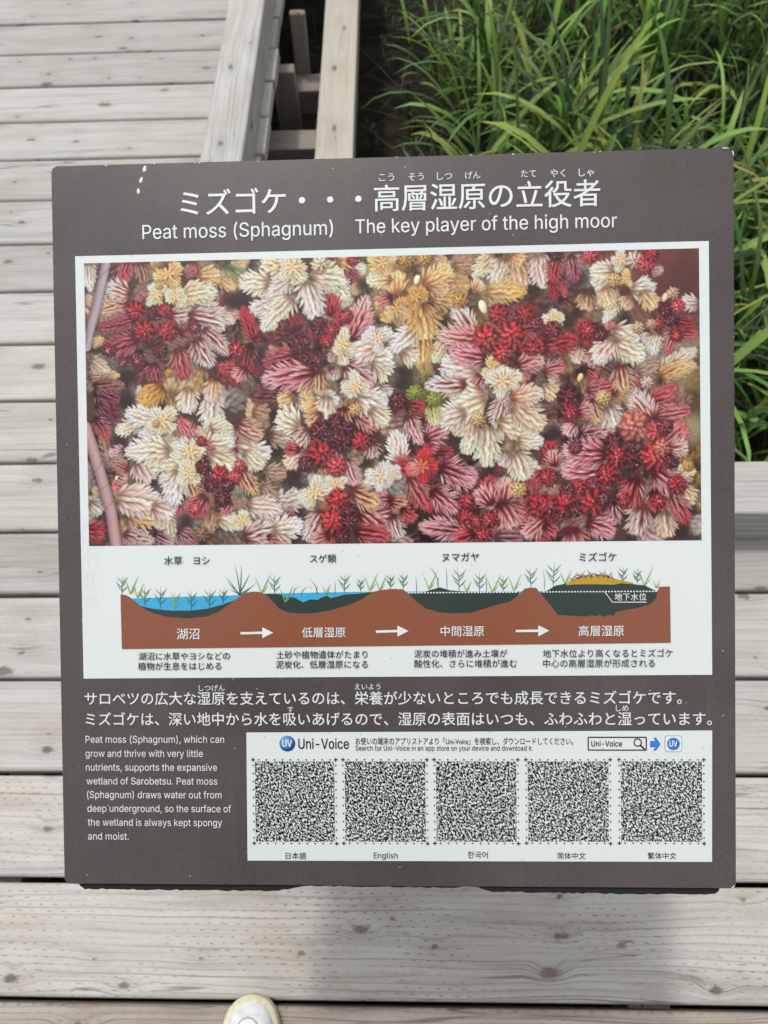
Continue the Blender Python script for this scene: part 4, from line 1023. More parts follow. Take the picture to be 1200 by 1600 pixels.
# ------------------------------------------------------------------ the printed moss photograph, painted leaf by leaf
CW_, CH_ = 1600, 746
def paint_moss():
    R = random.Random(77)
    NR = np.random.RandomState(4)
    PAL = {'K': (194, 70, 74), 'P': (242, 194, 182), 'W': (250, 235, 216), 'Y': (252, 229, 184), 'O': (238, 190, 130),
           'G': (206, 156, 84), 'T': (222, 186, 150), 'B': (150, 112, 92), 'S': (208, 196, 186), 'R': (164, 34, 42),
           'Q': (188, 48, 50), 'D': (92, 22, 32), 'V': (124, 40, 54), 'X': (226, 158, 162), 'L': (150, 156, 72), 'Z': (204, 112, 96)}
    PAL = {k: np.array(v) / 255.0 for k, v in PAL.items()}
    img = np.empty((CH_, CW_, 3))
    img[:] = np.array([78, 54, 46]) / 255.0
    def leaf(x, y, ang, L, W, base, tip, hl=0.0, shadow=0.35, blunt=0.6, soft=1.0):
        ca, sa = math.cos(ang), math.sin(ang)
        m = L + W + 3
        x0, x1 = int(max(0, x - m)), int(min(CW_, x + m + 1)); y0, y1 = int(max(0, y - m)), int(min(CH_, y + m + 1))
        cx, cy = x + ca * L / 2, y + sa * L / 2
        e = L / 2 + W / 2 + 3
        x0, x1 = int(max(0, cx - e)), int(min(CW_, cx + e + 1)); y0, y1 = int(max(0, cy - e)), int(min(CH_, cy + e + 1))
        if x1 <= x0 or y1 <= y0: return
        Y, X = np.mgrid[y0:y1, x0:x1]
        dx, dy = X - x, Y - y
        a = (dx * ca + dy * sa) / L
        b = (-dx * sa + dy * ca)
        ac = np.clip(a, 0.0, 1.0)
        prof = (ac ** 0.5) * ((1 - ac) ** blunt) * 1.55 * W / 2
        d = prof - np.abs(b)
        inside = (a > 0) & (a < 1)
        mask = np.clip(d / soft + 0.4, 0, 1) * inside
        sub = img[y0:y1, x0:x1]
        if shadow > 0:
            sh = np.clip((d + W * 0.22) / (W * 0.3), 0, 1) * ((a > -0.05) & (a < 1.1)) * shadow
            sub *= (1 - sh[..., None])
        t = ac[..., None]
        g3 = np.clip((ac - .10) / .75, 0, 1)[..., None]
        g3 = g3 * g3 * (3 - 2 * g3)
        col = base * (1 - g3) + tip * g3
        q = np.clip(d / (W * 0.42), 0, 1)
        shade = 0.84 + 0.22 * q + 0.08 * np.clip(-b / (W / 2), -1, 1)
        col = col * shade[..., None]
        rim = np.exp(-(d / (W * 0.10 + .5)) ** 2) * np.clip(ac * 1.5 - .35, 0, 1) * (0.10 + hl * .40)
        col = col + (tip * .4 + .60 - col) * rim[..., None]
        if hl > 0:
            s = np.exp(-((b / W + 0.10) / 0.15) ** 2) * np.clip(np.sin(np.pi * np.clip(ac * 1.1 - .1, 0, 1)), 0, 1) ** 1.5 * hl
            col = col + (np.array([0.97, 0.92, 0.93]) - col) * s[..., None]
        sub[:] = sub * (1 - mask[..., None]) + np.clip(col, 0, 1) * mask[..., None]
    def jit(c, s=0.06):
        return np.clip(c * (1 + R.uniform(-s, s)) + NR.uniform(-s, s, 3) * 0.35, 0, 1)
    WARM = np.array([0.84, 0.72, 0.67])
    def sprig(x0, y0, x1, y1, w, cb, ct, soft=1.0, dim=1.0, coarse=1.0):
        w *= 1.12
        L = math.hypot(x1 - x0, y1 - y0); ang = math.atan2(y1 - y0, x1 - x0)
        ca, sa = math.cos(ang), math.sin(ang)
        x0 -= ca * L * .06; y0 -= sa * L * .06; L *= 1.10
        hl = {'X': 0.85, 'V': 0.55, 'K': 0.60, 'P': 0.55, 'R': 0.42, 'D': 0.34, 'W': 0.34, 'S': 0.32, 'Y': .22}.get(ct, 0.18)
        hl = max(hl, {'K': .55, 'V': .45, 'R': .42}.get(cb, 0))
        fine = cb in 'KRVDPX' or ct in 'KXVRD'
        wl, step = (0.155 * coarse, 0.100 * coarse) if fine else (0.215 * coarse, 0.118 * coarse)
        LA = -2.2                                       # light painted into the printed leaves, from the upper left, for form
        b, t = PAL[cb] * dim, PAL[ct] * dim
        low = np.array([0.60, 0.34, 0.38]) if fine else WARM   # leaf bases painted darker so the tips stand out as scales
        leaf(x0 - ca * w * .1, y0 - sa * w * .1, ang, L * 1.0, w * 0.72, b * low * .8, (b + t) * low * .42, 0, 0.30, 0.5, 5)
        rows = max(4, int(L / (w * step)))
        curve = R.uniform(-0.3, 0.3)
        for i in range(rows, -1, -1):
            q = i / rows
            ww = w * (0.86 + 0.32 * math.sin(math.pi * min(1, 0.18 + q * 0.66))) * (1 - 0.58 * q ** 2.8)
            bend = curve * (q - .5) ** 2 * w * 1.4
            px, py = x0 + ca * L * 0.84 * q - sa * bend, y0 + sa * L * 0.84 * q + ca * bend
            col0 = (b * (1 - q) + t * q) * (0.74 + 0.30 * min(1, q * 1.6))
            tipc = np.clip((col0 * 0.6 + t * 0.45) * (1.10 if not fine else 1.04), 0, 1)
            sides = [1, -1]; R.shuffle(sides)
            for s in sides:
                a = ang + s * (0.90 - 0.52 * q) + R.uniform(-.2, .2)
                lit = 1 + .15 * math.cos(a - LA)
                leaf(px - sa * s * ww * .10, py + ca * s * ww * .10, a, ww * R.uniform(0.52, 0.70), ww * wl * R.uniform(.85, 1.15),
                     jit(col0 * low * lit), jit(tipc * lit), hl * R.uniform(.3, 1.25), 0.30 if fine else 0.22, 0.95 if fine else 0.82, soft)
            for s in sides:
                a = ang + s * (0.34 - 0.20 * q) + R.uniform(-.12, .12)
                lit = 1 + .10 * math.cos(a - LA)
                leaf(px - sa * s * ww * .10 + ca * ww * .03, py + ca * s * ww * .10 + sa * ww * .03, a, ww * R.uniform(0.48, 0.64), ww * wl * 1.1,
                     jit(col0 * low * lit), jit(tipc * 1.03 * lit), hl * R.uniform(.3, 1.1), 0.26 if fine else 0.19, 0.85 if fine else 0.74, soft)
            if i % 2 == 0:
                leaf(px, py, ang + R.uniform(-.14, .14), ww * 0.54, ww * wl * 1.15, jit(col0 * low), jit(tipc * 1.06), hl * R.uniform(.3, 1), 0.24 if fine else 0.18, 0.7, soft)
    def spark(x, y, r, a):
        x0, x1 = int(max(0, x - 3 * r)), int(min(CW_, x + 3 * r + 1)); y0, y1 = int(max(0, y - 3 * r)), int(min(CH_, y + 3 * r + 1))
        if x1 <= x0 or y1 <= y0: return
        Y, X = np.mgrid[y0:y1, x0:x1]
        k = (np.exp(-((X - x) ** 2 + (Y - y) ** 2) / (r * r)) * a)[..., None]
        img[y0:y1, x0:x1] = img[y0:y1, x0:x1] * (1 - k) + k * np.array([0.96, 0.90, 0.93])
    def ball(x, y, r, col, a, p=2.0):
        x0, x1 = int(max(0, x - r - 2)), int(min(CW_, x + r + 3)); y0, y1 = int(max(0, y - r - 2)), int(min(CH_, y + r + 3))
        if x1 <= x0 or y1 <= y0: return
        Y, X = np.mgrid[y0:y1, x0:x1]
        d = np.hypot(X - x, Y - y)
        k = (np.clip((r - d) / (r * .25), 0, 1) * a)[..., None]
        c = col * (1.12 - .5 * np.clip(np.hypot(X - x + r * .2, Y - y + r * .25) / r, 0, 1) ** p)[..., None]
        img[y0:y1, x0:x1] = img[y0:y1, x0:x1] * (1 - k) + k * np.clip(c, 0, 1)
    def bud(x, y, r, c):
        r *= 1.05
        b = PAL[c]
        a0 = R.uniform(0, 6.28)
        dark = c in 'RDVQ'
        hl = 0.30 if c in 'RDVQKZ' else 0.12
        ball(x, y, r * 1.0, b * (.42 if dark else .72), .92)
        for n, r0, L, W, k in ((9, .30, .72, .40, .80), (8, .18, .62, .42, .92), (6, .06, .50, .42, 1.02), (4, .0, .34, .36, 1.10)):
            for i in range(n):
                a = a0 + n * .37 + 6.283 * i / n + R.uniform(-.18, .18)
                lit = 1 + .18 * math.cos(a + 2.2)
                leaf(x + math.cos(a) * r * r0, y + math.sin(a) * r * r0, a, r * L * R.uniform(.85, 1.2), r * W, jit(b * k * .52 * lit), jit(np.clip(b * k * 1.04 * lit + .02, 0, 1)), hl * R.uniform(0, 1.2), .28 if dark else .16, .55, 1.4)
        if c in 'RDVQKZ':
            for i in range(8):
                a = R.uniform(0, 6.28); d = r * R.uniform(.05, .8)
                spark(x + math.cos(a) * d, y + math.sin(a) * d, R.uniform(1.0, 2.0), R.uniform(.3, .85))
    def star(x, y, r, c):
        b = PAL[c]
        lite = np.clip(b * 1.04 + .02, 0, 1)
        a0 = R.uniform(0, 6.28)
        n = R.choice((3, 4, 5))
        for k in range(n):                              # a head seen from above: short sprigs all round
            a = a0 + 6.283 * k / n + R.uniform(-.5, .5)
            d = r * R.uniform(.8, 1.35)
            sprig(x + math.cos(a) * r * .12, y + math.sin(a) * r * .12, x + math.cos(a) * d, y + math.sin(a) * d, r * R.uniform(.75, 1.0), R.choice((c, 'W', c)), c)
        core = PAL['O'] * .45 + b * .55
        for m, r0, L in ((6, .10, .42), (4, .0, .28)):
            for i in range(m):
                a = a0 + m + 6.283 * i / m
                leaf(x + math.cos(a) * r * r0, y + math.sin(a) * r * r0, a, r * L, r * .30, core * .86, np.clip(core * 1.04, 0, 1), .08, .14, .5, 1.4)
    def egg(x, y, r, c):
        r *= .68
        a = R.uniform(-2.2, -0.9)
        leaf(x - math.cos(a) * r * 1.1, y - math.sin(a) * r * 1.1, a, r * 2.2, r * 1.6, PAL[c] * .92, np.clip(PAL[c] * 1.08, 0, 1), .25, .35, .45, 1.5)
    def blur(n):
        nonlocal img
        for ax in (0, 1):
            p = np.pad(img, [(n, n) if i == ax else (0, 0) for i in range(3)], mode='edge')
            cs = np.cumsum(p, axis=ax)
            z = np.take(cs, [0], axis=ax) * 0
            cs = np.concatenate([z, cs], axis=ax)
            L = img.shape[ax]
            img = (np.take(cs, range(2 * n + 1, 2 * n + 1 + L), axis=ax) - np.take(cs, range(0, L), axis=ax)) / (2 * n + 1)
    def soft(x, y, r, col, a):
        x0, x1 = int(max(0, x - 2 * r)), int(min(CW_, x + 2 * r + 1)); y0, y1 = int(max(0, y - 2 * r)), int(min(CH_, y + 2 * r + 1))
        if x1 <= x0 or y1 <= y0: return
        Y, X = np.mgrid[y0:y1, x0:x1]
        k = (np.exp(-(((X - x) ** 2 + (Y - y) ** 2) / (r * r)) ** 1.6) * a)[..., None]
        img[y0:y1, x0:x1] = img[y0:y1, x0:x1] * (1 - k) + k * np.array(col) / 255.0
    el = DATA['moss']
    # out-of-focus depths: dim sprigs in the colours of their neighbours
    pos = np.array([(e[1], e[2]) for e in el], float)
    for i in range(560):
        x, y = R.uniform(0, CW_), R.uniform(0, CH_)
        k = int(np.argmin(((pos - (x, y)) ** 2).sum(1)))
        e = el[k]
        cb = e[-2] if e[0] == 'S' else e[-1]
        a = R.uniform(0, 6.28); L = R.uniform(60, 120)
        sprig(x, y, x + math.cos(a) * L, y + math.sin(a) * L, R.uniform(36, 58), cb, R.choice([cb, 'B', 'T', cb]), 2.0, R.uniform(.45, .9), 1.5)
    blur(2); blur(1)
    soft(1500, 20, 150, (98, 58, 54), .95); soft(1570, 110, 90, (84, 50, 48), .9); soft(1430, -20, 90, (120, 66, 58), .8)
    soft(1540, 330, 60, (150, 138, 105), .6); soft(1575, 240, 40, (165, 160, 135), .6); soft(1575, 460, 45, (170, 165, 130), .7)
    for x, y, r in DATA['holes']:
        soft(x, y, r * .78, (44, 30, 28), .88)
    sp = [e for e in el if e[0] == 'S']
    order = sorted(range(len(sp)), key=lambda i: (0 if sp[i][6] in 'BTSVD' else 1, R.random()))
    for i in order:
        _, x0, y0, x1, y1, w, cb, ct = sp[i]
        blurred = x0 > 1400 and y0 < 460
        sprig(x0, y0, x1, y1, w, cb, ct, 2.2 if blurred else 1.0)
    for e in el:
        if e[0] == 'C': star(*e[1:])
    for e in el:
        if e[0] == 'U': bud(*e[1:])
        elif e[0] == 'E': egg(*e[1:])
    # a few sharp leaves of grass and the two smooth stems
    for x, y, a, L in DATA['greens']:
        leaf(x, y, rad(a), L, L * .16, np.array([.28, .36, .24]), np.array([.45, .56, .36]), .2, .3)
    def stem(pts, w, ca, cb_, edge):
        Y, X = np.mgrid[0:CH_, 0:int(max(p[0] for p in pts) + w * 2)]
        best = np.full(X.shape, 1e9); side = np.zeros(X.shape)
        for (xa, ya), (xb, yb) in zip(pts[:-1], pts[1:]):
            L2 = (xb - xa) ** 2 + (yb - ya) ** 2
            t = np.clip(((X - xa) * (xb - xa) + (Y - ya) * (yb - ya)) / L2, 0, 1)
            d = np.hypot(X - xa - t * (xb - xa), Y - ya - t * (yb - ya))
            s = ((X - xa) * (yb - ya) - (Y - ya) * (xb - xa)) / math.sqrt(L2)
            k = d < best
            best[k] = d[k]; side[k] = s[k]
        m = np.clip((w / 2 - best) / 1.5, 0, 1)[..., None]
        q = np.clip(side / (w / 2), -1, 1)
        col = np.array(ca) / 255 * (0.5 + 0.5 * q)[..., None] + np.array(cb_) / 255 * (0.5 - 0.5 * q)[..., None]
        col = col * (1.05 - 0.32 * np.abs(q) ** 2)[..., None]
        vein = (np.sin(Y * .05 + X * .09 + 3 * np.sin(Y * .021)) > .985)[..., None] * .22
        col = col * (1 - vein)
        ed = (np.abs(q - .72) < .06)[..., None] * .35
        col = col * (1 - ed) + np.array(edge) / 255 * ed
        sh = np.clip((w * .75 - best) / (w * .3), 0, 1)[..., None] * .4
        sub = img[:, :X.shape[1]]
        sub *= (1 - sh)
        sub[:] = sub * (1 - m) + col * m
    for pts, w, a, b, e in DATA['stems']:
        stem(pts, w, a, b, e)
    img = np.clip(img, 0, 1)
    img = img + 0.16 * (img - .45) * (1 - np.abs(2 * img - 1))
    return np.clip(img, 0, 1) ** 0.95

img = paint_moss()
# to the resolution of the print: average 2 x 2, then a little ink noise and the fading of years in the sun
img = (img[0::2, 0::2] + img[1::2, 0::2] + img[0::2, 1::2] + img[1::2, 1::2]) / 4
RSs = np.random.RandomState(9)
img = img + RSs.normal(0, 0.012, img.shape[:2])[..., None]
img = np.clip(img * 1.0 + 0.012, 0, 1)
lum = img.mean(axis=2, keepdims=True)
img = np.clip(lum + (img - lum) * 1.10, 0, 1)
ph, pw = img.shape[:2]
tl, tr, br, bl4 = [np.array(q) for q in P(DATA['picture'])]
uu, vv = np.meshgrid((np.arange(pw + 1)) / pw, (np.arange(ph + 1)) / ph)
quad = ((1 - uu) * (1 - vv))[..., None] * tl + (uu * (1 - vv))[..., None] * tr + (uu * vv)[..., None] * br + ((1 - uu) * vv)[..., None] * bl4
pts = np.concatenate([quad, np.zeros(quad.shape[:2] + (1,))], axis=2).reshape(-1, 3)
ii = (np.arange(ph)[:, None] * (pw + 1) + np.arange(pw)[None, :]).ravel()
quads = np.stack([ii, ii + pw + 1, ii + pw + 2, ii + 1], 1)
me = bpy.data.meshes.new('moss_photo')
me.vertices.add(len(pts)); me.vertices.foreach_set('co', pts.ravel())
me.loops.add(quads.size); me.loops.foreach_set('vertex_index', quads.ravel())
me.polygons.add(len(quads))
me.polygons.foreach_set('loop_start', np.arange(0, quads.size, 4))
me.polygons.foreach_set('loop_total', np.full(len(quads), 4))
me.update(calc_edges=True)
at = me.color_attributes.new('print', 'FLOAT_COLOR', 'POINT')
full = np.ones((ph + 1, pw + 1, 4))
full[:ph, :pw, :3] = img; full[ph, :pw, :3] = img[-1]; full[:ph, pw, :3] = img[:, -1]; full[ph, pw, :3] = img[-1, -1]
full[..., :3] = lin(full[..., :3]) * 0.84
at.data.foreach_set('color', full.astype(np.float32).ravel())
mm_, bmm, gm_ = new_mat('printed photograph', (0.5, 0.5, 0.5, 1), 0.24, 0.5)
va = gm_.n.new('ShaderNodeVertexColor'); va.layer_name = 'print'
gm_.l.new(va.outputs[0], bmm.inputs['Base Color'])
photo = link('moss_photo', me, mm_)
on_board(photo, FACE + 0.0004, sheet)

# ------------------------------------------------------------------ wear, backing, posts
rw = random.Random(21)
CHIP = plain('bare chip', (0.70, 0.70, 0.69, 1), 0.4, 0.5, 0.1)
def chip(u, v, a, L, w, bend=0.0):
    S = Strokes()
    S.leaf(u, v, a, L, w, bend)
    S.build('edge_chip', CHIP, FACE + 0.0002)
for i in range(11):                                    # chips along the top edge, a few along the bottom
    u = rw.uniform(0.03, SW - 0.02) if rw.random() < .7 else rw.uniform(0.06, 0.2)
    v = SH - rw.uniform(0.0004, 0.0010) if rw.random() < .82 else rw.uniform(0.0003, 0.0008)
    chip(u, v, rw.uniform(-.3, .3), rw.uniform(0.0005, 0.0028) * (1 if v > .3 else .5), rw.uniform(.0004, .0010))
chip(SW - 0.0100, SH - 0.0004, 0, 0.006, 0.0009, -.35)
chip(SW - 0.0014, SH - 0.0030, rad(-66), 0.005, 0.0010, -.4)
chip(SW - 0.004, 0.0009, rad(30), 0.004, 0.0009, .5)
SPLASH = plain('dried white splash', (0.78, 0.78, 0.76, 1), 0.6, 0.3, .12, 900)
for u, v, a, L, w in DATA['drops']:                    # three long white droppings
    u, v, L, w = u * 1e-4, v * 1e-4, L * 1e-4, w * 1e-4
    bm = bmesh.new()
    q = bmesh.ops.create_icosphere(bm, subdivisions=2, radius=1.0)['verts']
    mt = Matrix.Translation((u, v, 0)) @ Matrix.Rotation(rad(a), 4, 'Z') @ Matrix.Diagonal((L / 2, w / 2, 0.0007, 1))
    for vv_ in q:
        vv_.co = mt @ Vector((vv_.co.x, vv_.co.y * (1 - .25 * vv_.co.x), vv_.co.z))
    on_board(bm_obj('white_splash', bm, SPLASH, None, True), FACE)

mb, bb_, gb = new_mat('black rough backing', (0.014, 0.015, 0.015, 1), 0.75, 0.35)
gb.put(bb_.inputs['Normal'], gb.bump(gb.noise(gb.obj(), 260.0, 4.0), 0.6, 0.002))
rb = random.Random(8)
def edge_run(pts, step=0.004, amp=0.0006):
    o = []
    for (xa, ya), (xb, yb) in zip(pts[:-1], pts[1:]):
        n = max(1, int(abs(xb - xa) / step))
        for i in range(n):
            t = i / n
            o.append((xa + (xb - xa) * t, ya + (yb - ya) * t + rb.uniform(-amp, amp)))
    o.append(pts[-1])
    return o
low = edge_run([(0.011, 0.0), (0.0125, -0.0042), (0.017, -0.0066), (0.19, -0.0074), (0.208, -0.0046), (0.224, -0.0022), (0.262, -0.0026),
                (0.355, -0.0030), (0.362, -0.0014), (0.375, -0.0026), (0.388, -0.0064), (0.50, -0.0076), (0.583, -0.0072), (0.5865, -0.0046), (0.5875, 0.0)])
ol = low + [(0.5875, SH - 0.012), (0.011, SH - 0.012)]
bm = bmesh.new()
a = [bm.verts.new((x, y, -0.0034)) for x, y in ol]; b = [bm.verts.new((x, y - (0.0015 if i < len(low) else 0), -0.016)) for i, (x, y) in enumerate(ol)]
fa = bm.faces.new(a); fb = bm.faces.new(b[::-1])
for i in range(len(ol)):
    j = (i + 1) % len(ol)
    bm.faces.new((a[i], b[i], b[j], a[j]))
bmesh.ops.recalc_face_normals(bm, faces=bm.faces)
on_board(bm_obj('backing_plate', bm, mb))
mpst, bpst, gpst = new_mat('dark brown post', (0.045, 0.036, 0.032, 1), 0.6, 0.4)
gpst.put(bpst.inputs['Normal'], gpst.bump(gpst.noise(gpst.obj(), 60.0, 4.0), 0.3, 0.003))
for sx in (-0.17, 0.17):
    bm = bmesh.new()
    add_box(bm, (-0.045, -0.045, 0.0), (0.045, 0.045, 0.80), 0.006, 2)
    for v in bm.verts:
        if v.co.z > 0.5: v.co.z += v.co.y * 0.547
    o = bm_obj('post', bm, mpst, sign)
    o.location = (sx, 0.015, 0.0)
bm = bmesh.new()
add_box(bm, (0.06, 0.30, -0.046), (0.54, 0.37, -0.0165), 0.003, 1)
on_board(bm_obj('crossbar', bm, mpst))

# ------------------------------------------------------------------ person holding the phone
def skin(name, nodes, edges, mat, parent, levels=2, root=0):
    """nodes: (x, y, z, rx[, ry]); one continuous surface grown round connected joints"""
    me = bpy.data.meshes.new(name)
    me.from_pydata([n[:3] for n in nodes], edges, [])
    o = bpy.data.objects.new(name, me)
    COL.objects.link(o)
    md = o.modifiers.new('skin', 'SKIN')
    md.use_smooth_shade = True
    for i, n in enumerate(nodes):
        sv = me.skin_vertices[0].data[i]
        sv.radius = (n[3], n[4] if len(n) > 4 else n[3])
        sv.use_root = (i == root)
    s = o.modifiers.new('subsurf', 'SUBSURF')
    s.levels = s.render_levels = levels
    bpy.context.view_layer.update()
    m2 = bpy.data.meshes.new_from_object(o.evaluated_get(bpy.context.evaluated_depsgraph_get()))
    bpy.data.objects.remove(o)
    bpy.data.meshes.remove(me)
    m2.name = name
    m2.materials.clear()
    return link(name, m2, mat, parent, True)

person = empty('person', (-0.10, -0.40, 0.0))
tag(person, 'person in a dark jacket and white sneakers, holding a phone above the sign', 'person')
PO = Vector(person.location)
SKIN = plain('skin', (0.52, 0.33, 0.24, 1), 0.5, 0.4, 0.06, 40)
CLOTH = plain('dark jacket cloth', (0.022, 0.024, 0.030, 1), 0.85, 0.2, 0.25, 300)
TROUS = plain('dark trouser cloth', (0.03, 0.033, 0.045, 1), 0.9, 0.2, 0.25, 300)
HAIR = plain('black hair', (0.012, 0.010, 0.009, 1), 0.45, 0.4, 0.3, 400)
# joints relative to the person (faces +y)
hL, hR = (0.055, 0.352, 1.432), (0.150, 0.352, 1.425)           # palms at the sides of the phone
body_nodes = [
    (0, 0, 0.95, .10, .075), (0, .005, 1.12, .115, .085), (0, .0, 1.30, .165, .105), (0, -.01, 1.42, .10, .08),
    (0, .0, 1.49, .055, .055), (0, .02, 1.56, .062, .068), (0, .025, 1.64, .078, .092), (0, .015, 1.71, .066, .080),
    (0, .105, 1.60, .014, .018), (0, .085, 1.545, .028, .028),
    (-.17, -.01, 1.395, .060), (-.235, .10, 1.17, .046), (-.10, .25, 1.345, .036), (-.015, .315, 1.41, .026, .020), (.025, .335, 1.425, .034, .016),
    (.17, -.01, 1.395, .060), (.285, .10, 1.17, .046), (.235, .25, 1.34, .036), (.205, .315, 1.405, .026, .020), (.180, .335, 1.42, .034, .016),
    (-.10, 0, .88, .088), (-.13, .02, .50, .062), (-.155, -.02, .10, .042), (.10, 0, .88, .088), (.12, .02, .50, .062), (.135, -.03, .10, .042),
    (-.078, .015, 1.615, .008, .018), (.078, .015, 1.615, .008, .018)]
be = [(0, 1), (1, 2), (2, 3), (3, 4), (4, 5), (5, 6), (6, 7), (6, 8), (5, 9), (2, 10), (10, 11), (11, 12), (12, 13), (13, 14),
      (2, 15), (15, 16), (16, 17), (17, 18), (18, 19), (0, 20), (20, 21), (21, 22), (0, 23), (23, 24), (24, 25), (6, 26), (6, 27)]
body = skin('body', body_nodes, be, SKIN, person)
# fingers: short skinned chains rooted inside the palms, curled round the edges of the phone
def fingers(side):
    px = .025 if side < 0 else .180
    d = 1 if side < 0 else -1
    obs = []
    for i, (dy, L) in enumerate(((.030, .95), (.012, 1.05), (-.006, 1.0), (-.022, .8))):
        nod = [(px, .340 + dy * .3, 1.425 + dy, .0088), (px + d * .018 * L, .333 + dy * .3, 1.421 + dy * 1.1, .0085),
               (px + d * .038 * L, .326 + dy * .3, 1.420 + dy * 1.15, .0078), (px + d * .052 * L, .329 + dy * .3, 1.424 + dy * 1.15, .0068)]
        obs.append(skin('finger', nod, [(0, 1), (1, 2), (2, 3)], SKIN, None, 2))
    nod = [(px, .335, 1.405, .011), (px + d * .012, .322, 1.425, .010), (px + d * .022, .318, 1.447, .0085)]
    obs.append(skin('thumb', nod, [(0, 1), (1, 2)], SKIN, None, 2))
    return obs
parts_f = fingers(-1) + fingers(1)
bm = bmesh.new(); bm.from_mesh(body.data)
for f in parts_f:
    bm.from_mesh(f.data)
    bpy.data.objects.remove(f)
bm.to_mesh(body.data); bm.free()
body.data.polygons.foreach_set('use_smooth', [True] * len(body.data.polygons))
jk = [(0, 0, .80, .205, .15), (0, .005, .96, .195, .145), (0, .005, 1.14, .165, .122), (0, 0, 1.30, .185, .122), (0, -.012, 1.415, .115, .095), (0, -.008, 1.455, .072, .072),
      (-.175, -.01, 1.395, .078), (-.24, .10, 1.17, .062), (-.105, .245, 1.34, .050), (-.045, .297, 1.39, .040),
      (.175, -.01, 1.395, .078), (.29, .10, 1.17, .062), (.24, .245, 1.335, .050), (.219, .292, 1.383, .040)]
skin('jacket', jk, [(0, 1), (1, 2), (2, 3), (3, 4), (4, 5), (3, 6), (6, 7), (7, 8), (8, 9), (3, 10), (10, 11), (11, 12), (12, 13)], CLOTH, person)
tr = [(0, 0, .97, .165, .12), (-.10, 0, .84, .105), (-.13, .02, .50, .082), (-.155, -.015, .22, .068), (-.157, -.02, .085, .064),
      (.10, 0, .84, .105), (.12, .02, .50, .082), (.135, -.025, .22, .068), (.137, -.03, .085, .064)]
skin('trousers', tr, [(0, 1), (1, 2), (2, 3), (3, 4), (0, 5), (5, 6), (6, 7), (7, 8)], TROUS, person)
hr = [(0, -.02, 1.62, .075, .075), (0, .0, 1.70, .086, .092), (0, .04, 1.745, .065, .065), (0, -.065, 1.66, .06, .06), (-.06, -.01, 1.66, .032, .05), (.06, -.01, 1.66, .032, .05)]
skin('hair', hr, [(0, 1), (1, 2), (1, 3), (1, 4), (1, 5)], HAIR, person)
EYE = plain('eye', (0.03, 0.02, 0.015, 1), 0.15, 0.6, .1)
LIP = plain('lip', (0.38, 0.16, 0.14, 1), 0.4, 0.4, .1)
for sx in (-1, 1):
    bm = bmesh.new(); bmesh.ops.create_uvsphere(bm, u_segments=14, v_segments=10, radius=.0115)
    o = bm_obj('eye', bm, EYE, person, True); o.location = (sx * .032, .096, 1.632)
bm = bmesh.new(); bmesh.ops.create_uvsphere(bm, u_segments=14, v_segments=8, radius=1.0)
for v in bm.verts: v.co = Vector((v.co.x * .022, v.co.y * .010, v.co.z * .006))
o = bm_obj('mouth', bm, LIP, person, True); o.location = (0, .106, 1.565)

# sneakers -------------------------------------------------------------
mw, bw, gw = new_mat('white shoe leather', (0.68, 0.69, 0.70, 1), 0.45, 0.4)
nw = gw.noise(gw.obj(), 45.0, 4.0)
gw.put(bw.inputs['Base Color'], gw.mix(gw.step(nw, 0.35, 0.75), (0.72, 0.73, 0.75, 1), (0.56, 0.56, 0.56, 1)))
gw.put(bw.inputs['Normal'], gw.bump(gw.noise(gw.obj(), 700.0, 2.0), 0.12, 0.0006))
SOLE = plain('cream rubber sole', (0.60, 0.55, 0.38, 1), 0.6, 0.4, .12, 120)
SEAM = plain('grey shoe seam', (0.34, 0.35, 0.36, 1), 0.6, 0.3, .1, 300)
def half_width(t):
    """half width of the shoe at t: 0 = toe tip, 1 = heel"""
    pts = ((0, 0), (.012, .016), (.03, .0265), (.06, .0355), (.10, .0415), (.16, .0465), (.24, .0495), (.34, .0500), (.48, .044), (.62, .036), (.80, .0365), (.92, .032), (.975, .02), (1, 0))
    for (a, va), (b, vb) in zip(pts[:-1], pts[1:]):
        if t <= b: return va + (vb - va) * (t - a) / (b - a)
    return 0
TS = [0, .006, .014, .026, .042, .065, .09, .125, .17, .23, .30, .38, .48, .58, .68, .78, .87, .93, .965, .99, 1]
LEN = 0.285
def loft(profile, close=True):
    bm = bmesh.new()
    rings = []
    for t in TS:
        rings.append([bm.verts.new(p) for p in profile(t)])
    for a, b in zip(rings[:-1], rings[1:]):
        k = len(a)
        for i in range(k if close else k - 1):
            j = (i + 1) % k
            bm.faces.new((a[i], b[i], b[j], a[j]))
    bmesh.ops.remove_doubles(bm, verts=bm.verts, dist=1e-5)
    bmesh.ops.recalc_face_normals(bm, faces=bm.faces)
    return bm
def height(t):
    pts = ((0, .022), (.03, .036), (.07, .047), (.13, .055), (.22, .062), (.34, .074), (.48, .090), (.60, .098), (.80, .096), (.95, .09), (1, .05))
    for (a, va), (b, vb) in zip(pts[:-1], pts[1:]):
        if t <= b: return va + (vb - va) * (t - a) / (b - a)
    return .05
def sole_p(t):
    w = half_width(t) * 1.0 + .0005
    y = -t * LEN
    pts = []
    for z, k in ((.0, .93), (.006, 1.0), (.020, 1.0), (.0255, .975), (.0275, .93)):
        pts.append((w * k, y * 1.0, z))
    return pts + [(-a, b, c) for a, b, c in reversed(pts)]
def upper_p(t):
    w = max(0, half_width(t) - .0052)
    y = -.0060 - t * (LEN - .012)
    h = height(t) - .022
    out = []
    for i in range(13):
        a = math.pi * i / 12
        out.append((math.cos(a) * w * (1 - .10 * math.sin(a)), y, .022 + h * math.sin(a) ** .8))
    return out
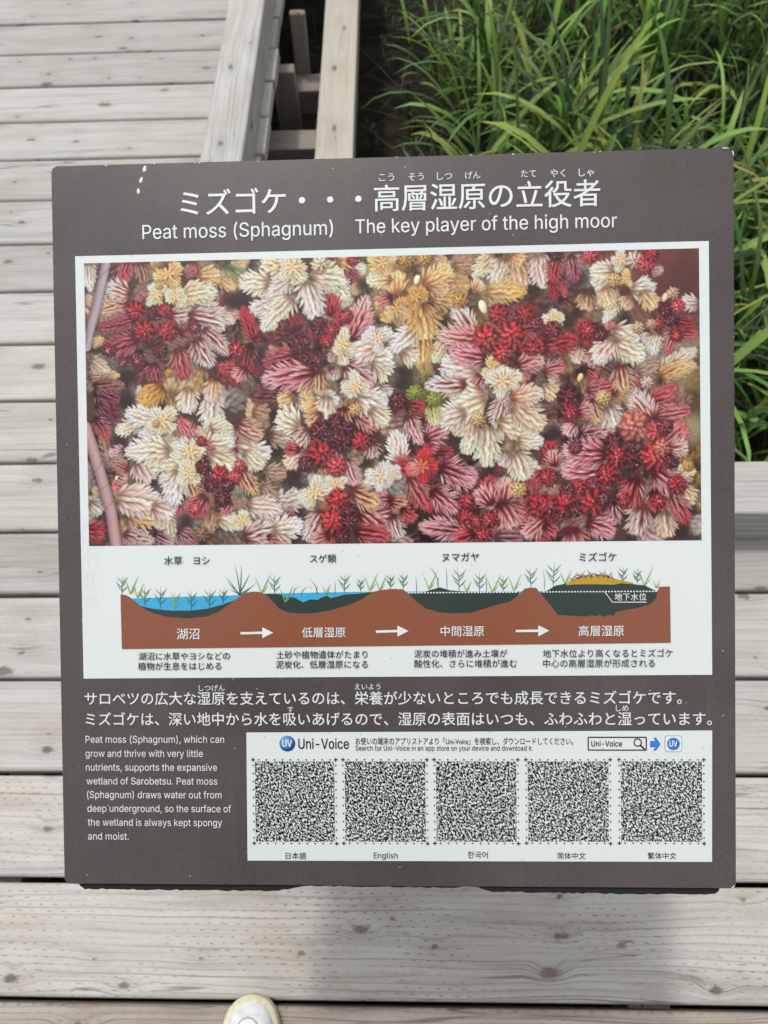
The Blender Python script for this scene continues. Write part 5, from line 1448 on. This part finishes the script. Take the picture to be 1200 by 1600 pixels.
def top_z(x, t):
    w = max(1e-4, half_width(t) - .0052)
    q = min(.97, abs(x) / (w * .95))
    return .022 + (height(t) - .022) * (1 - q * q) ** .40
for sx, loc, rz in ((-1, (-.160, .261, 0.0005), 0.03), (1, (.140, .195, 0.0005), -0.10)):
    sole = bm_obj('shoe', loft(sole_p), SOLE, person, True)
    sole.location = loc; sole.rotation_euler = (0, 0, rz)
    up = bm_obj('shoe_upper', loft(upper_p, False), mw, sole, True)
    # toe-cap seam and piping along the sole
    S = []
    bm = bmesh.new()
    def tube(pts, r):
        rings = []
        for i, p in enumerate(pts):
            p = Vector(p); d = (Vector(pts[min(i + 1, len(pts) - 1)]) - Vector(pts[max(0, i - 1)])).normalized()
            s = d.cross(Vector((0, 0, 1))).normalized(); u = s.cross(d)
            rings.append([bm.verts.new(p + r * (math.cos(k * 1.047) * s + math.sin(k * 1.047) * u)) for k in range(6)])
        for a, b in zip(rings[:-1], rings[1:]):
            for k in range(6): bm.faces.new((a[k], b[k], b[(k + 1) % 6], a[(k + 1) % 6]))
    arc = []
    for i in range(25):
        x = -.0375 + .075 * i / 24
        t = .085 + .21 * (abs(x) / .0375) ** 2.2
        arc.append((x, -.006 - t * (LEN - .012), top_z(x, t) + .0002))
    tube(arc, .0011)
    bm_obj('toe_seam', bm, SEAM, sole, True)

# the phone he photographs with, just behind the lens
phone = empty('phone', CAM - CF * 0.012)
tag(phone, 'black phone held up in both hands above the sign', 'phone')
bm = bmesh.new()
add_box(bm, (-.0375, -.115, -.004), (.0375, .040, .004), .0032, 3)
ob = bm_obj('phone_body', bm, plain('phone black', (0.015, 0.015, 0.017, 1), 0.25, 0.5, .1), phone)
pm = Matrix((CR, CU, -CF)).transposed().to_4x4()
ob.matrix_local = pm
bm = bmesh.new()
add_box(bm, (-.034, -.110, .0042), (.034, .036, .0046), .0002, 1)
ob = bm_obj('screen', bm, plain('phone glass', (0.01, 0.012, 0.015, 1), 0.08, 0.5, .1), phone)
ob.matrix_local = pm

# ------------------------------------------------------------------ grass and undergrowth
ml_, bl2, gl2 = new_mat('grass blade', (0.08, 0.14, 0.03, 1), 0.5, 0.35)
va = gl2.n.new('ShaderNodeVertexColor'); va.layer_name = 'tone'
gl2.l.new(va.outputs[0], bl2.inputs['Base Color'])
tr_ = gl2.n.new('ShaderNodeBsdfTranslucent')
hb = gl2.mix(1.0, va.outputs[0], (0.9, 1.15, 0.5, 1), 'MULTIPLY')
gl2.l.new(hb, tr_.inputs[0])
ms_ = gl2.n.new('ShaderNodeMixShader'); ms_.inputs[0].default_value = 0.34
gl2.l.new(bl2.outputs[0], ms_.inputs[1]); gl2.l.new(tr_.outputs[0], ms_.inputs[2])
gl2.l.new(ms_.outputs[0], gl2.n['Material Output'].inputs[0])
M_LEAF = ml_

class Blades:
    def __init__(self): self.v, self.f, self.c = [], [], []
    def blade(self, p, az, lean, L, W, droop, col, seg=7, twist=0.0, fold=0.22):
        x, y, z = p
        th = lean
        ux, uy = math.cos(az), math.sin(az)
        b = len(self.v)
        for i in range(seg + 1):
            t = i / seg
            w = W / 2 * (0.45 + 1.15 * min(t * 2.2, 1) * (1 - t) ** 0.75) if t < 1 else 0.0004
            w = min(w, W / 2)
            tw = twist * t
            sx, sy = -uy * math.cos(tw), ux * math.cos(tw)
            sz = math.sin(tw)
            k = w * fold
            self.v.append((x - sx * w, y - sy * w, z - sz * w + k))
            self.v.append((x, y, z))
            self.v.append((x + sx * w, y + sy * w, z + sz * w + k))
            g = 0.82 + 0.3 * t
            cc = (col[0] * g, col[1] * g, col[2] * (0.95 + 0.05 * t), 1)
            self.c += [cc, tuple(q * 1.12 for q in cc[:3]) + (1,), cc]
            d = L / seg
            x += math.sin(th) * ux * d; y += math.sin(th) * uy * d; z += math.cos(th) * d
            th += droop / seg * (0.5 + t)
        for i in range(seg):
            k = b + 3 * i
            self.f.append((k, k + 1, k + 4, k + 3)); self.f.append((k + 1, k + 2, k + 5, k + 4))
    def build(self, name, kind=True):
        me = bpy.data.meshes.new(name)
        me.from_pydata(self.v, [], self.f)
        me.update()
        a = me.color_attributes.new('tone', 'FLOAT_COLOR', 'POINT')
        a.data.foreach_set('color', np.array(self.c, np.float32).ravel())
        return link(name, me, M_LEAF, None, True)

RG = random.Random(2024)
def tone():
    q = RG.random()
    if q < .022: return (0.30, 0.24, 0.10), 0.8
    if q < .36: return (0.200 * RG.uniform(.8, 1.25), 0.305 * RG.uniform(.85, 1.15), 0.066), 1.3
    if q < .72: return (0.082 * RG.uniform(.8, 1.2), 0.155 * RG.uniform(.8, 1.2), 0.038), 1.05
    return (0.030, 0.062, 0.024), 0.85

gB = Blades()
def tuft(x, y, z, n, scale, bright=1.0):
    for k in range(n):
        c, wk = tone()
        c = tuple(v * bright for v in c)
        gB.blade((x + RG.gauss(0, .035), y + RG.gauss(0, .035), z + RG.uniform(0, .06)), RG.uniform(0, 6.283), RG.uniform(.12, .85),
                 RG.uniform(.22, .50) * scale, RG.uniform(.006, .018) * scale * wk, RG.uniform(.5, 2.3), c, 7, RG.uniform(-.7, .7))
def clear(x, y):                                       # not over the boardwalk, its kerbs or the low beam
    if y < 0.86: return False
    if x < 0.05 and x > -2.4: return False
    return True
for i in range(620):
    x, y = RG.uniform(0.10, 2.3), RG.uniform(0.95, 3.9)
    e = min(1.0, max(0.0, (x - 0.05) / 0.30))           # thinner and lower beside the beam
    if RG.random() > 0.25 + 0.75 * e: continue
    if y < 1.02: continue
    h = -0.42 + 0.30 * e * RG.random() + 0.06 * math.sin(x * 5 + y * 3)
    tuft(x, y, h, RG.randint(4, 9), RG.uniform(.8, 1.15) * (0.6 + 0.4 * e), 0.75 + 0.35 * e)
for i in range(760):                                   # the far and side marsh
    x, y = RG.uniform(-6, 7), RG.uniform(0.95, 9)
    if 0.1 < x < 2.3 and y < 3.9: continue
    if not clear(x, y): continue
    tuft(x, y, -0.42 + 0.2 * RG.random(), 6, 1.3)
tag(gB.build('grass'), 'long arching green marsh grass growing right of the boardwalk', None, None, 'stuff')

uB = Blades()
def sprout(x, y, z, h, col, n, L, W):
    """upright stem with many small narrow leaves"""
    az = RG.uniform(0, 6.28); ln = RG.uniform(.05, .5)
    uB.blade((x, y, z), az, ln, h, .004, .3, (col[0] * .8, col[1] * .8, col[2]), 5)
    for i in range(n):
        t = .15 + .85 * i / n
        px = x + math.sin(ln) * math.cos(az) * h * t; py = y + math.sin(ln) * math.sin(az) * h * t; pz = z + math.cos(ln) * h * t
        uB.blade((px, py, pz), i * 2.4 + az, RG.uniform(.7, 1.2), L * (1.1 - .5 * t) * RG.uniform(.8, 1.2), W, RG.uniform(.1, .9), tuple(q * RG.uniform(.8, 1.2) for q in col), 3)
for i in range(620):
    x, y = RG.uniform(-0.13, 2.2), RG.uniform(0.98, 3.9)
    edgy = x < 0.25
    if edgy and RG.random() < .35: continue
    z = GZ + RG.uniform(0.0, .12)
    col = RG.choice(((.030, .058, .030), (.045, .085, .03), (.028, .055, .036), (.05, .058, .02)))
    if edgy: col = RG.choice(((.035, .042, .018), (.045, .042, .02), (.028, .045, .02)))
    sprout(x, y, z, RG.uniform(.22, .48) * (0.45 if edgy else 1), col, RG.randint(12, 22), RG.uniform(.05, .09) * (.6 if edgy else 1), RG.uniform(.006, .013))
for i in range(900):                                   # dead straw lying low
    x, y = RG.uniform(-.45, 2.2), RG.uniform(0.98, 4.2)
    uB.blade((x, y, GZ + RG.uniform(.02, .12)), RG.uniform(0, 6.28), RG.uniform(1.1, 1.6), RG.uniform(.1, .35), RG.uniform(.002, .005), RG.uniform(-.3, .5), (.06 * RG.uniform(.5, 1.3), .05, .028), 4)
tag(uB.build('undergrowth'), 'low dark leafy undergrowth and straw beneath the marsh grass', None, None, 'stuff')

# a leafy wormwood-like plant and a few others one can tell apart at the edge of the grass
def leafy(name, x, y, z, h, label, cat, n=26, L=.085, W=.014, col=(.055, .10, .055)):
    global uB
    keep = uB
    uB = Blades()
    for k in range(3):
        sprout(x + RG.uniform(-.03, .03), y + RG.uniform(-.03, .03), z, h * RG.uniform(.8, 1.05), col, n, L, W)
    o = uB.build(name)
    uB = keep
    o['label'] = label; o['category'] = cat
    return o

leafy('leafy_plant', 0.27, 2.97, -0.55, 0.60, 'feathery grey green leafy plant among the grass, the one nearer the low timber beam', 'plant', 34, .075, .013, (.085, .125, .085))
leafy('leafy_plant', 0.99, 2.79, -0.55, 0.62, 'feathery grey green leafy plant among arching grass blades, farther from the timber beam', 'plant', 34, .075, .013, (.085, .125, .085))
